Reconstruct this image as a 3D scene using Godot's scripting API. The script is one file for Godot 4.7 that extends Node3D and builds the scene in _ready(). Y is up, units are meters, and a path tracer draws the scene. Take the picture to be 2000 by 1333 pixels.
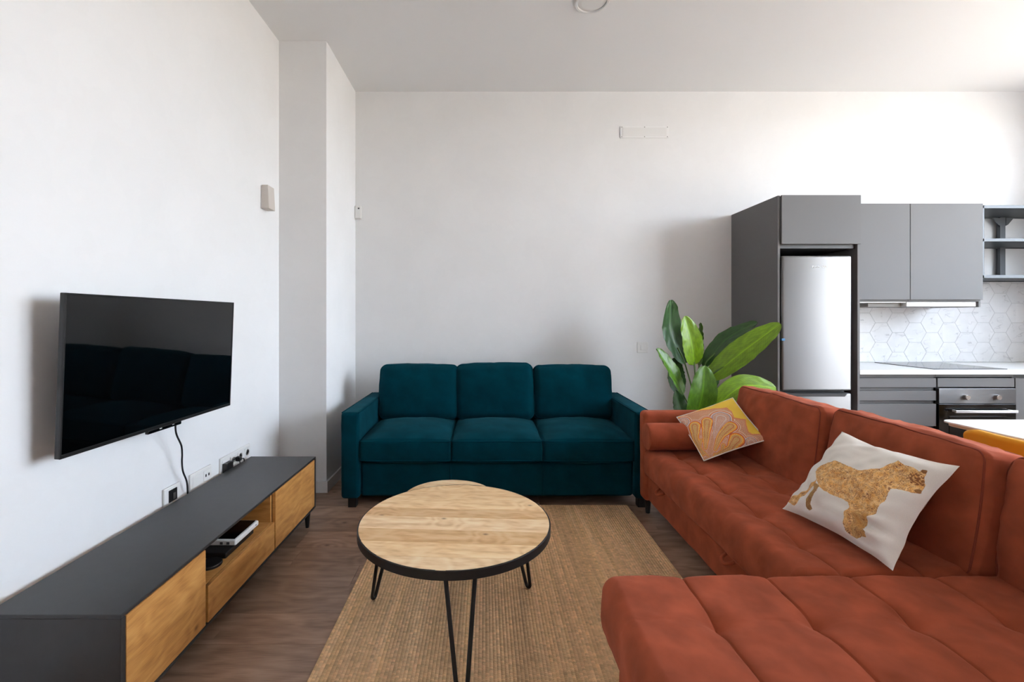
extends Node3D
# World: y up, metres. The camera stands at x 0, z 0 and looks along -z; D(x, y, d) is a point d metres in front of it.

class MB:
	var v := PackedVector3Array()
	var n := PackedVector3Array()
	var uv := PackedVector2Array()
	var col := PackedColorArray()
	var ix := PackedInt32Array()
	func add(p: Vector3, nn: Vector3, t := Vector2.ZERO) -> int:
		v.append(p); n.append(nn); uv.append(t)
		return v.size() - 1
	# corners run counter-clockwise seen from outside
	func tri(a: int, b: int, c: int) -> void:
		ix.append(a); ix.append(c); ix.append(b)
	func quad(a: int, b: int, c: int, d: int) -> void:
		tri(a, b, c); tri(a, c, d)
	func flat(pts: Array) -> void:
		var nn: Vector3 = (pts[1] - pts[0]).cross(pts[2] - pts[0]).normalized()
		var f := v.size()
		for p in pts: add(p, nn)
		for k in range(1, pts.size() - 1): tri(f, f + k, f + k + 1)
	func smooth(from := 0, ifrom := 0) -> void:
		for k in range(from, v.size()): n[k] = Vector3.ZERO
		for k in range(ifrom, ix.size(), 3):
			var a := ix[k]; var b := ix[k + 2]; var c := ix[k + 1]
			var nn := (v[b] - v[a]).cross(v[c] - v[a])
			n[a] += nn; n[b] += nn; n[c] += nn
		for k in range(from, v.size()): n[k] = n[k].normalized()
	func moved(t: Transform3D, from := 0) -> MB:
		for k in range(from, v.size()):
			v[k] = t * v[k]
			n[k] = (t.basis * n[k]).normalized()
		return self
	func mesh() -> ArrayMesh:
		var a := []
		a.resize(Mesh.ARRAY_MAX)
		a[Mesh.ARRAY_VERTEX] = v; a[Mesh.ARRAY_NORMAL] = n; a[Mesh.ARRAY_TEX_UV] = uv; a[Mesh.ARRAY_INDEX] = ix
		if col.size() == v.size(): a[Mesh.ARRAY_COLOR] = col
		var m := ArrayMesh.new()
		m.add_surface_from_arrays(Mesh.PRIMITIVE_TRIANGLES, a)
		return m

var M := {}
var taken := {}

func D(x: float, y: float, d: float) -> Vector3: return Vector3(x, y, -d)

# ---------------------------------------------------------------- nodes
func numbered(called: String) -> String:
	var k: int = taken.get(called, 0)
	taken[called] = k + 1
	return called if k == 0 else "%s_%03d" % [called, k]

func tag(o: Node, label: String, category := "", group := "", kind := "") -> Node:
	if label: o.set_meta("label", label)
	if category: o.set_meta("category", category)
	if group: o.set_meta("group", group)
	if kind: o.set_meta("kind", kind)
	return o

func thing(called: String, label: String, category: String, at := Vector3.ZERO, turn := 0.0, group := "") -> Node3D:
	var o := Node3D.new()
	o.name = numbered(called)
	add_child(o)
	o.position = at
	o.rotation.y = turn
	tag(o, label, category, group)
	return o

func obj(called: String, mb: MB, m: Material, parent: Node = null, at := Vector3.ZERO) -> MeshInstance3D:
	var o := MeshInstance3D.new()
	o.mesh = mb.mesh()
	o.material_override = m
	o.position = at
	if parent == null:
		o.name = numbered(called)
		add_child(o)
	else:
		o.name = called
		parent.add_child(o, true)
	return o

func inst(called: String, mesh: Mesh, m: Material, parent: Node, at := Vector3.ZERO) -> MeshInstance3D:
	var o := MeshInstance3D.new()
	o.mesh = mesh
	o.material_override = m
	o.position = at
	o.name = called
	parent.add_child(o, true)
	return o

func struct(called: String, mb: MB, m: Material, label := "") -> MeshInstance3D:
	var o := obj(called, mb, m)
	tag(o, label, "", "", "structure")
	return o

# ---------------------------------------------------------------- shapes
func steps(h: float, r: float, inner: int, arc: int, extra := []) -> PackedFloat32Array:
	var a: Array = []
	for k in arc + 1:
		var t := tan((1.0 - float(k) / arc) * PI / 4.0) if arc > 0 else 0.0
		a.append(-(h - r) - r * t)
		a.append((h - r) + r * t)
	for k in range(1, inner): a.append(lerpf(-(h - r), h - r, float(k) / inner))
	for e in extra:
		if absf(e) < h - r: a.append(e)
	a.sort()
	var o := PackedFloat32Array()
	for x in a:
		if o.is_empty() or x - o[-1] > 1e-5: o.append(x)
	return o

# a box with rounded edges about its own centre; fn(p, normal) may displace its points
func soft(s: Vector3, r: float, div := Vector3i(1, 1, 1), arc := 3, fn = null, ex := [[], [], []]) -> MB:
	var mb := MB.new()
	var h := s / 2.0
	r = minf(maxf(r, 0.0003), minf(h.x, minf(h.y, h.z)) * 0.999)
	var g := [steps(h.x, r, div.x, arc, ex[0]), steps(h.y, r, div.y, arc, ex[1]), steps(h.z, r, div.z, arc, ex[2])]
	var seen := {}
	for ax in 3:
		var ua := (ax + 1) % 3
		var va := (ax + 2) % 3
		for side in [-1, 1]:
			var nu: int = g[ua].size()
			var nv: int = g[va].size()
			var ids := PackedInt32Array()
			ids.resize(nu * nv)
			for i in nu:
				for j in nv:
					var key := [0, 0, 0]
					key[ax] = -1 if side < 0 else 999999
					key[ua] = i if i > 0 else -1
					if i == nu - 1: key[ua] = 999999
					key[va] = j if j > 0 else -1
					if j == nv - 1: key[va] = 999999
					var kk := Vector3i(key[0], key[1], key[2])
					if not seen.has(kk):
						var p := Vector3.ZERO
						p[ax] = h[ax] * side
						p[ua] = g[ua][i]
						p[va] = g[va][j]
						var inner := p.clamp(-(h - Vector3.ONE * r), h - Vector3.ONE * r)
						var nn := (p - inner).normalized()
						var q := inner + nn * r
						if fn != null: q = fn.call(q, nn)
						seen[kk] = mb.add(q, nn, Vector2(p.x, p.y))
					ids[i * nv + j] = seen[kk]
			for i in nu - 1:
				for j in nv - 1:
					if side > 0: mb.quad(ids[i * nv + j], ids[(i + 1) * nv + j], ids[(i + 1) * nv + j + 1], ids[i * nv + j + 1])
					else: mb.quad(ids[i * nv + j], ids[i * nv + j + 1], ids[(i + 1) * nv + j + 1], ids[(i + 1) * nv + j])
	if fn != null: mb.smooth()
	return mb

func join(into: MB, part: MB, t := Transform3D()) -> MB:
	var f := into.v.size()
	for k in part.v.size(): into.add(t * part.v[k], (t.basis * part.n[k]).normalized(), part.uv[k])
	for k in part.ix: into.ix.append(k + f)
	return into

# box between two corners, given as x range, y range and depth range
func bx(x0: float, x1: float, y0: float, y1: float, d0: float, d1: float, r := 0.002, into: MB = null, arc := 1) -> MB:
	var b := soft(Vector3(absf(x1 - x0), absf(y1 - y0), absf(d1 - d0)), r, Vector3i(1, 1, 1), arc)
	var t := Transform3D(Basis(), Vector3((x0 + x1) / 2, (y0 + y1) / 2, -(d0 + d1) / 2))
	if into == null: return b.moved(t)
	return join(into, b, t)

func tube(pts: Array, r: float, sides := 8, closed := false, into: MB = null) -> MB:
	var mb := MB.new() if into == null else into
	var from := mb.v.size()
	var ifrom := mb.ix.size()
	var cnt := pts.size()
	var side := Vector3.ZERO
	for i in cnt:
		var a: Vector3 = pts[(i - 1 + cnt) % cnt] if closed else pts[maxi(i - 1, 0)]
		var b: Vector3 = pts[(i + 1) % cnt] if closed else pts[mini(i + 1, cnt - 1)]
		var t := (b - a).normalized()
		if side == Vector3.ZERO: side = t.cross(Vector3.UP if absf(t.y) < 0.9 else Vector3.RIGHT).normalized()
		side = (side - t * side.dot(t)).normalized()
		var up := t.cross(side)
		for k in sides:
			var w := TAU * k / sides
			var nn := side * cos(w) + up * sin(w)
			mb.add(pts[i] + nn * r, nn, Vector2(float(k) / sides, float(i)))
	for i in (cnt if closed else cnt - 1):
		var j := (i + 1) % cnt
		for k in sides:
			var l := (k + 1) % sides
			mb.quad(from + i * sides + k, from + i * sides + l, from + j * sides + l, from + j * sides + k)
	if not closed:
		for e in [0, cnt - 1]:
			var c := mb.add(pts[e], Vector3.ZERO)
			for k in sides:
				var l := (k + 1) % sides
				if e == 0: mb.tri(c, from + l, from + k)
				else: mb.tri(c, from + (cnt - 1) * sides + k, from + (cnt - 1) * sides + l)
	mb.smooth(from, ifrom)
	return mb

func spline(pts: Array, per := 8) -> Array:
	var o := []
	for i in pts.size() - 1:
		var p0: Vector3 = pts[maxi(i - 1, 0)]
		var p3: Vector3 = pts[mini(i + 2, pts.size() - 1)]
		for k in per: o.append(pts[i].cubic_interpolate(pts[i + 1], p0, p3, float(k) / per))
	o.append(pts[-1])
	return o

# profile: [radius, y] pairs from bottom to top along the outside; every step a flat band smooth around
func lathe(profile: Array, segs := 48, into: MB = null) -> MB:
	var mb := MB.new() if into == null else into
	for i in profile.size() - 1:
		var a: Array = profile[i]
		var b: Array = profile[i + 1]
		var f := mb.v.size()
		var dir := Vector2(b[0] - a[0], b[1] - a[1]).normalized()
		for k in segs:
			var w := TAU * k / segs
			var o := Vector3(cos(w), 0, sin(w))
			var nn := (o * dir.y + Vector3.UP * -dir.x).normalized()
			mb.add(o * a[0] + Vector3.UP * a[1], nn)
			mb.add(o * b[0] + Vector3.UP * b[1], nn)
		for k in segs:
			var l := (k + 1) % segs
			mb.quad(f + k * 2, f + k * 2 + 1, f + l * 2 + 1, f + l * 2)
	return mb

# prism of a polygon (counter-clockwise in x, y) with a chamfered front; front at z = t
func plate(poly: PackedVector2Array, t: float, bevel := 0.002) -> MB:
	var mb := MB.new()
	var inner := PackedVector2Array()
	if Geometry2D.is_polygon_clockwise(poly): poly.reverse()
	var off := Geometry2D.offset_polygon(poly, -bevel, Geometry2D.JOIN_MITER)
	if off.size() == 1 and off[0].size() == poly.size():
		inner = off[0]
		if Geometry2D.is_polygon_clockwise(inner): inner.reverse()
		var best := 0
		for k in inner.size():
			if inner[k].distance_to(poly[0]) < inner[best].distance_to(poly[0]): best = k
		var rolled := PackedVector2Array()
		for k in inner.size(): rolled.append(inner[(k + best) % inner.size()])
		inner = rolled
	else:
		var c := Vector2.ZERO
		for p in poly: c += p / poly.size()
		for p in poly: inner.append(p + (c - p).normalized() * bevel)
	var cnt := poly.size()
	var top := []
	for p in inner: top.append(Vector3(p.x, p.y, t))
	mb.flat(top)
	for k in cnt:
		var l := (k + 1) % cnt
		mb.flat([Vector3(poly[k].x, poly[k].y, t - bevel), Vector3(poly[l].x, poly[l].y, t - bevel), Vector3(inner[l].x, inner[l].y, t), Vector3(inner[k].x, inner[k].y, t)])
		mb.flat([Vector3(poly[k].x, poly[k].y, 0), Vector3(poly[l].x, poly[l].y, 0), Vector3(poly[l].x, poly[l].y, t - bevel), Vector3(poly[k].x, poly[k].y, t - bevel)])
	return mb

# ---------------------------------------------------------------- textures and materials
func noise(sd: int, freq: float, octaves := 3, kind := FastNoiseLite.TYPE_SIMPLEX_SMOOTH) -> FastNoiseLite:
	var f := FastNoiseLite.new()
	f.seed = sd
	f.noise_type = kind
	f.frequency = freq
	f.fractal_octaves = octaves
	return f

func picture(w: int, h: int, fn: Callable) -> ImageTexture:
	var b := PackedByteArray()
	b.resize(w * h * 3)
	var at := 0
	for y in h:
		for x in w:
			var c: Color = fn.call(x, y)
			b[at] = clampi(int(c.r * 255.0), 0, 255); b[at + 1] = clampi(int(c.g * 255.0), 0, 255); b[at + 2] = clampi(int(c.b * 255.0), 0, 255)
			at += 3
	return ImageTexture.create_from_image(Image.create_from_data(w, h, false, Image.FORMAT_RGB8, b))

# wood with the grain along u; the edges run into each other
func wood(w: int, h: int, lo: Color, mid: Color, hi: Color, sd: int, waves: float, knots: Array) -> ImageTexture:
	var a := noise(sd, 1.0, 3)
	var fine := noise(sd + 1, 1.0, 2)
	var pick := func(x: float, y: float) -> float:
		var u := x / w
		var t := y / h
		var warp := a.get_noise_2d(u * 2.2, t * 2.0) * 0.6
		for k in knots:
			var dx: float = (u - k.x) * 7.0
			var dy: float = (t - k.y) * 3.0
			warp += exp(-(dx * dx + dy * dy) * 6.0) * 0.55
		var band := 0.5 + 0.5 * sin((t * waves + warp * 3.4) * TAU)
		var grain := fine.get_noise_2d(u * 14.0, t * 190.0)
		return 0.52 + (band - 0.5) * 0.34 + grain * 0.34 + a.get_noise_2d(u * 3.0 + 40.0, t * 9.0) * 0.5
	var edge := 0.12
	return picture(w, h, func(x: int, y: int) -> Color:
		var s: float = pick.call(x, y)
		var wx := clampf((x - w * (1.0 - edge)) / (w * edge), 0.0, 1.0)
		var wy := clampf((y - h * (1.0 - edge)) / (h * edge), 0.0, 1.0)
		if wx > 0.0: s = lerpf(s, pick.call(x - w, y), wx)
		if wy > 0.0: s = lerpf(s, pick.call(x, y - h), wy)
		s = clampf(s, 0.0, 1.0)
		var c := lo.lerp(mid, s * 2.0) if s < 0.5 else mid.lerp(hi, s * 2.0 - 1.0)
		for k in knots:
			var dx: float = (float(x) / w - k.x) * w / 9.0
			var dy: float = (float(y) / h - k.y) * h / 6.0
			c = c.lerp(Color(lo.r * 0.62, lo.g * 0.54, lo.b * 0.48), exp(-(dx * dx + dy * dy)) * 0.8)
		return c)

func soft_noise(sd: int, freq: float, lo: Color, hi: Color, octaves := 4, size := 256) -> NoiseTexture2D:
	var t := NoiseTexture2D.new()
	t.width = size
	t.height = size
	t.seamless = true
	t.noise = noise(sd, freq, octaves)
	var g := Gradient.new()
	g.set_color(0, lo)
	g.set_color(1, hi)
	t.color_ramp = g
	return t

func mat(c: Color, rough := 0.6, metal := 0.0, tex: Texture2D = null, per_metre := 1.0, world := false) -> StandardMaterial3D:
	var m := StandardMaterial3D.new()
	m.albedo_color = c
	m.roughness = rough
	m.metallic = metal
	if tex:
		m.albedo_texture = tex
		m.uv1_triplanar = true
		m.uv1_world_triplanar = world
		m.uv1_scale = Vector3.ONE * per_metre
		m.uv1_triplanar_sharpness = 8.0
	return m

func bump(m: StandardMaterial3D, t: Texture2D, depth: float) -> StandardMaterial3D:
	m.heightmap_enabled = true
	m.heightmap_texture = t
	m.heightmap_scale = depth
	return m

func inside(p: Vector2, poly: PackedVector2Array) -> bool: return Geometry2D.is_point_in_polygon(p, poly)

func poly_of(s: String) -> PackedVector2Array:
	var o := PackedVector2Array()
	for q in s.split(";"):
		var c := q.split(",")
		o.append(Vector2(float(c[0]), float(c[1])))
	return o

func make_materials() -> void:
	var mottled := soft_noise(3, 0.012, Color(0.79, 0.79, 0.79), Color(1, 1, 1))
	M.wall = mat(Color(0.925, 0.925, 0.925), 0.85, 0, soft_noise(8, 0.01, Color(0.985, 0.985, 0.985), Color(1, 1, 1)), 0.7, true)
	M.ceiling = mat(Color(0.93, 0.93, 0.93), 0.9)
	M.skirting = mat(Color(0.90, 0.90, 0.895), 0.45)
	M.plastic = mat(Color(0.90, 0.895, 0.885), 0.4)
	M.ivory = mat(Color(0.80, 0.77, 0.74), 0.5)
	M.hole = mat(Color(0.30, 0.29, 0.28), 0.6)
	M.black = mat(Color(0.045, 0.045, 0.05), 0.45)
	M.black_gloss = mat(Color(0.02, 0.02, 0.022), 0.12)
	M.screen = mat(Color(0.012, 0.012, 0.014), 0.03)
	M.bezel = mat(Color(0.10, 0.105, 0.11), 0.35)
	M.iron = mat(Color(0.10, 0.085, 0.08), 0.5, 0.3)
	M.stand = mat(Color(0.178, 0.172, 0.168), 0.42, 0, soft_noise(11, 0.03, Color(0.9, 0.9, 0.9), Color(1, 1, 1)), 2.0)
	var oak := wood(768, 320, Color(0.64, 0.43, 0.21), Color(0.745, 0.525, 0.28), Color(0.81, 0.60, 0.345), 21, 3.0, [Vector2(0.22, 0.34), Vector2(0.71, 0.67), Vector2(0.9, 0.2)])
	M.oak = mat(Color(1, 1, 1), 0.5, 0, oak, 1.0, true)
	M.oak.uv1_scale = Vector3(1.0, 2.4, 1.0)
	M.oak2 = M.oak.duplicate()
	M.oak2.uv1_offset = Vector3(0.37, 0.41, 0.43)
	var lam := wood(1024, 384, Color(0.51, 0.39, 0.31), Color(0.635, 0.505, 0.415), Color(0.72, 0.59, 0.495), 31, 5.0, [Vector2(0.3, 0.55), Vector2(0.78, 0.3)])
	M.floor = []
	for k in 6:
		var tone: float = [1.0, 0.95, 1.04, 0.98, 1.06, 0.93][k]
		var f := mat(Color(tone, tone, tone) * 0.93, 0.42, 0, lam, 1.0, true)
		f.uv1_scale = Vector3(0.62, 1.6, 1.6)
		f.uv1_offset = Vector3(0.171 * k, 0.31 * k, 0.237 * k)
		M.floor.append(f)
	var mango := wood(768, 384, Color(0.835, 0.665, 0.475), Color(0.945, 0.805, 0.625), Color(0.98, 0.88, 0.73), 41, 1.6, [Vector2(0.4, 0.62), Vector2(0.83, 0.27)])
	M.mango = []
	for k in 5:
		var tone: Color = [Color(1.0, 0.985, 0.95), Color(0.915, 0.86, 0.78), Color(1.0, 1.0, 1.0), Color(0.94, 0.89, 0.82), Color(0.97, 0.94, 0.89)][k]
		var f := mat(tone, 0.45, 0, mango, 1.0, false)
		f.uv1_scale = Vector3(1.25, 2.4, 2.4)
		f.uv1_offset = Vector3(0.23 * k, 0.0, 0.31 * k)
		M.mango.append(f)
	# jute: ribs along the rug, each a row of slanting stitches
	var jn := noise(51, 1.0, 2)
	var ribs := 24
	var jute_h := func(x: int, y: int) -> float:
		var rx := fposmod(float(x), 512.0) / 512.0 * ribs
		var k := int(rx)
		var f := rx - k
		var rib := sin(f * PI)
		var st := fposmod(y / 512.0 * 40.0 + (0.5 if k % 2 else 0.0) + (f - 0.5) * 0.5, 1.0)
		return clampf(pow(rib, 0.6) * (0.35 + 0.65 * sin(st * PI)), 0, 1)
	var jute := picture(512, 512, func(x: int, y: int) -> Color:
		var k := int(x / 512.0 * ribs)
		var tone := 1.0 + 0.03 * sin(k * 12.9898) + 0.08 * jn.get_noise_2d(k * 9.0, y * 0.02) + 0.05 * jn.get_noise_2d(x * 0.35, y * 0.35) + 0.10 * jn.get_noise_2d(k * 31.7, floorf(y / 512.0 * 40.0 + (0.5 if k % 2 else 0.0)) * 17.3)
		return Color(0.895, 0.735, 0.555) * tone)
	var jute_b := picture(512, 512, func(x: int, y: int) -> Color:
		var hh: float = jute_h.call(x, y)
		return Color(hh, hh, hh))
	M.jute = bump(mat(Color(1, 1, 1), 0.95, 0, jute, 1.0 / 0.34, true), jute_b, 0.4)
	M.jute.vertex_color_use_as_albedo = true
	M.teal = mat(Color(0.0, 0.212, 0.258), 1.0, 0, mottled, 1.6)
	M.teal.rim_enabled = true
	M.teal.metallic_specular = 0.15
	M.teal.rim = 1.0
	M.teal.rim_tint = 0.8
	M.teal_dark = mat(Color(0.0, 0.20, 0.245), 1.0)
	M.teal_dark.metallic_specular = 0.15
	M.teal_dark.rim_enabled = true
	M.teal_dark.rim = 0.4
	M.teal_dark.rim_tint = 0.8
	var fibre := soft_noise(17, 0.35, Color(0.4, 0.4, 0.4), Color(0.6, 0.6, 0.6), 2, 256)
	M.rust = bump(mat(Color(0.67, 0.33, 0.225), 1.0, 0, mottled, 1.9, true), fibre, 0.03)
	M.rust.rim_enabled = true
	M.rust.metallic_specular = 0.22
	M.rust.rim = 0.8
	M.rust.rim_tint = 0.75
	M.rust_seam = mat(Color(0.50, 0.21, 0.135), 1.0)
	M.grey = mat(Color(0.425, 0.42, 0.415), 0.65)
	M.grey.metallic_specular = 0.35
	M.grey_rail = mat(Color(0.30, 0.30, 0.30), 0.5)
	M.duct = mat(Color(0.50, 0.48, 0.46), 0.6)
	M.dark_side = mat(Color(0.10, 0.10, 0.10), 0.6)
	M.steel = mat(Color(0.45, 0.445, 0.44), 0.36, 0.95)
	M.steel.anisotropy_enabled = true
	M.steel.anisotropy = -0.75
	M.chrome = mat(Color(0.85, 0.85, 0.86), 0.15, 1.0)
	M.alu = mat(Color(0.86, 0.86, 0.86), 0.35, 0.5)
	M.shelf = mat(Color(0.27, 0.285, 0.30), 0.45, 0.2)
	M.worktop = mat(Color(0.90, 0.895, 0.885), 0.3, 0, soft_noise(61, 0.05, Color(0.97, 0.97, 0.965), Color(1, 1, 1)), 1.0)
	M.hob = mat(Color(0.03, 0.03, 0.033), 0.06)
	M.grout = mat(Color(0.69, 0.69, 0.69), 0.9)
	var vn := noise(71, 0.005, 3)
	var vw := noise(72, 0.012, 3)
	var marble := picture(512, 512, func(x: int, y: int) -> Color:
		var a := vn.get_noise_2d(x + 34.0 * vw.get_noise_2d(x, y), y * 1.6)
		var vein := exp(-absf(a) * 30.0) * clampf(vw.get_noise_2d(x * 0.6 + 99.0, y * 0.6) * 2.2 + 0.15, 0, 1)
		var c := Color(0.87, 0.87, 0.87) * (1.0 - 0.03 * (vw.get_noise_2d(x * 0.5, y * 0.5 + 300.0) + 0.5))
		return c.lerp(Color(0.66, 0.66, 0.67), vein * 0.7))
	M.tile = []
	for k in 5:
		var f := mat(Color(1, 1, 1), 0.25, 0, marble, 1.0 / 0.55, true)
		f.uv1_offset = Vector3(0.213 * k, 0.377 * k, 0)
		M.tile.append(f)
	M.table_white = mat(Color(0.91, 0.91, 0.905), 0.35)
	M.table_edge = mat(Color(0.80, 0.74, 0.66), 0.5)
	M.yellow = mat(Color(0.86, 0.60, 0.07), 0.8)
	M.yellow.rim_enabled = true
	M.yellow.rim = 0.3
	M.beech = mat(Color(0.70, 0.53, 0.36), 0.5)
	M.tape = mat(Color(0.20, 0.44, 0.62), 0.5)
	M.white_print = mat(Color(0.93, 0.93, 0.92), 0.4)
	M.pot = mat(Color(0.16, 0.16, 0.165), 0.6)
	M.soil = mat(Color(0.16, 0.11, 0.08), 1.0)
	M.stem = mat(Color(0.30, 0.42, 0.16), 0.55)
	# leaf blades: paler midrib, fine side veins
	var ln := noise(81, 0.03, 3)
	var leaf := picture(256, 512, func(x: int, y: int) -> Color:
		var s := absf(x / 255.0 - 0.5) * 2.0
		var t := y / 511.0
		var vein := 0.5 + 0.5 * sin((t * 34.0 - s * 4.0) * TAU)
		var c := Color(0.62, 0.62, 0.62).lerp(Color(0.86, 0.86, 0.86), vein * 0.14 + 0.42 + ln.get_noise_2d(x, y * 0.5) * 0.5)
		return c.lerp(Color(1.0, 1.0, 0.86), exp(-s * 26.0)))
	M.leaf = {}
	for k in [["bright", Color(0.57, 0.75, 0.10)], ["green", Color(0.40, 0.60, 0.12)], ["deep", Color(0.25, 0.43, 0.19)]]:
		var f := mat(k[1], 0.38)
		f.albedo_texture = leaf
		f.backlight_enabled = true
		f.backlight = Color(0.25, 0.35, 0.08)
		M.leaf[k[0]] = f
	# the two cushion prints
	var body := poly_of("0.199,0.548;0.196,0.476;0.243,0.41;0.312,0.379;0.42,0.383;0.491,0.386;0.558,0.389;0.631,0.357;0.686,0.301;0.706,0.24;0.731,0.196;0.745,0.156;0.795,0.175;0.843,0.163;0.884,0.181;0.896,0.154;0.918,0.147;0.928,0.183;0.933,0.222;0.955,0.267;0.964,0.314;0.972,0.347;0.944,0.38;0.923,0.385;0.888,0.399;0.862,0.408;0.844,0.437;0.852,0.49;0.853,0.549;0.835,0.622;0.821,0.696;0.802,0.771;0.775,0.822;0.794,0.85;0.822,0.865;0.81,0.893;0.764,0.913;0.735,0.942;0.694,0.952;0.654,0.939;0.642,0.873;0.639,0.798;0.633,0.732;0.614,0.696;0.549,0.693;0.486,0.701;0.416,0.703;0.363,0.686;0.275,0.616")
	var hind := poly_of("0.354,0.67;0.355,0.736;0.302,0.821;0.304,0.869;0.332,0.902;0.299,0.929;0.263,0.906;0.248,0.84;0.27,0.781;0.315,0.726;0.294,0.665")
	var tail := poly_of("0.281,0.614;0.28,0.656;0.206,0.719;0.134,0.802;0.045,0.863;0.021,0.918;0.12,0.937;0.157,0.902;0.169,0.849;0.227,0.775;0.314,0.686")
	var t1 := noise(91, 0.045, 2)
	var t2 := noise(92, 0.018, 2)
	var cat := picture(512, 448, func(x: int, y: int) -> Color:
		var wob := Vector2(t1.get_noise_2d(x, y), t1.get_noise_2d(x + 500, y)) * 0.004
		var p := Vector2(x / 512.0, y / 448.0)
		p += wob
		var linen := Color(0.955, 0.93, 0.90) * (0.985 + 0.03 * t1.get_noise_2d(x * 9.0, y * 9.0))
		var on_body := inside(p, body)
		var on_far := inside(p, hind)
		if not (on_body or on_far or inside(p, tail)): return linen
		var wx := x + 46.0 * t2.get_noise_2d(x, y)
		var wy := y + 46.0 * t2.get_noise_2d(x + 300, y)
		var a := t2.get_noise_2d(wx * 1.3, wy * 0.45)
		var f := absf(fposmod(a * 6.0, 1.0) - 0.5) * 2.0
		var line := clampf(1.4 - f * 3.0, 0, 1) * clampf(0.75 + t1.get_noise_2d(x * 0.7, y * 0.7) * 1.6, 0, 1)
		var c := Color(0.91, 0.68, 0.39).lerp(Color(0.96, 0.80, 0.56), t2.get_noise_2d(x * 2.0, y * 2.0) + 0.5)
		if on_far and not on_body: c = Color(0.70, 0.55, 0.33)
		c = c.lerp(Color(0.50, 0.30, 0.20), line * 0.9)
		var dot := t1.get_noise_2d(x * 3.1, y * 3.1)
		if dot > 0.42: c = c.lerp(Color(0.55, 0.34, 0.22), 0.6)
		var face := Vector2(0.904, 0.25)
		var mark := t1.get_noise_2d(x * 2.2, y * 2.2)
		if p.distance_to(face) < 0.055 and mark > 0.0: c = c.lerp(Color(0.48, 0.27, 0.13), 0.75)
		if p.distance_to(Vector2(0.959, 0.34)) < 0.02 or p.distance_to(Vector2(0.908, 0.164)) < 0.02: c = c.lerp(Color(0.45, 0.27, 0.12), 0.7)
		if p.y > 0.72 and p.x > 0.70 and on_body: c = c.lerp(Color(0.62, 0.45, 0.22), 0.35)
		return c)
	M.cat_print = mat(Color(1, 1, 1), 0.9)
	M.cat_print.albedo_texture = cat
	bump(M.cat_print, null, 0.0)
	M.cat_print.heightmap_enabled = false
	M.linen = mat(Color(0.93, 0.905, 0.88), 0.9)
	var drops := [
		[[0.149, 0.382, 0.119], [0.058, 0.583, 0.068], [0.03, 0.803, 0.035], [0.09, 0.969, 0.013]],
		[[0.365, 0.4, 0.111], [0.231, 0.622, 0.071], [0.113, 0.828, 0.038]],
		[[0.64, 0.639, 0.114], [0.424, 0.743, 0.078], [0.238, 0.912, 0.035]],
		[[0.602, 0.881, 0.126], [0.443, 0.983, 0.056], [0.224, 0.992, 0.024]],
		[[0.039, 0.89, 0.051]],
		[[0.194, 0.99, 0.041]],
		[[0.582, 0.439, 0.166], [0.432, 0.597, 0.062], [0.318, 0.742, 0.019]],
		[[0.023, 0.182, 0.122]],
		[[0.768, 0.992, 0.094]],
		[[0.37, 0.916, 0.043], [0.32, 0.97, 0.02]],
		[[0.11, 0.673, 0.04], [0.056, 0.754, 0.024]],
	]
	var field := poly_of("-0.1,0.03;0.161,0.008;0.395,0.065;0.617,0.163;0.788,0.228;0.82,0.344;0.78,0.49;0.86,0.538;0.935,0.56;0.878,0.673;0.834,0.811;0.858,0.862;0.936,0.881;1.1,0.90;1.1,1.1;-0.1,1.1")
	var pn := noise(95, 0.11, 2)
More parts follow.
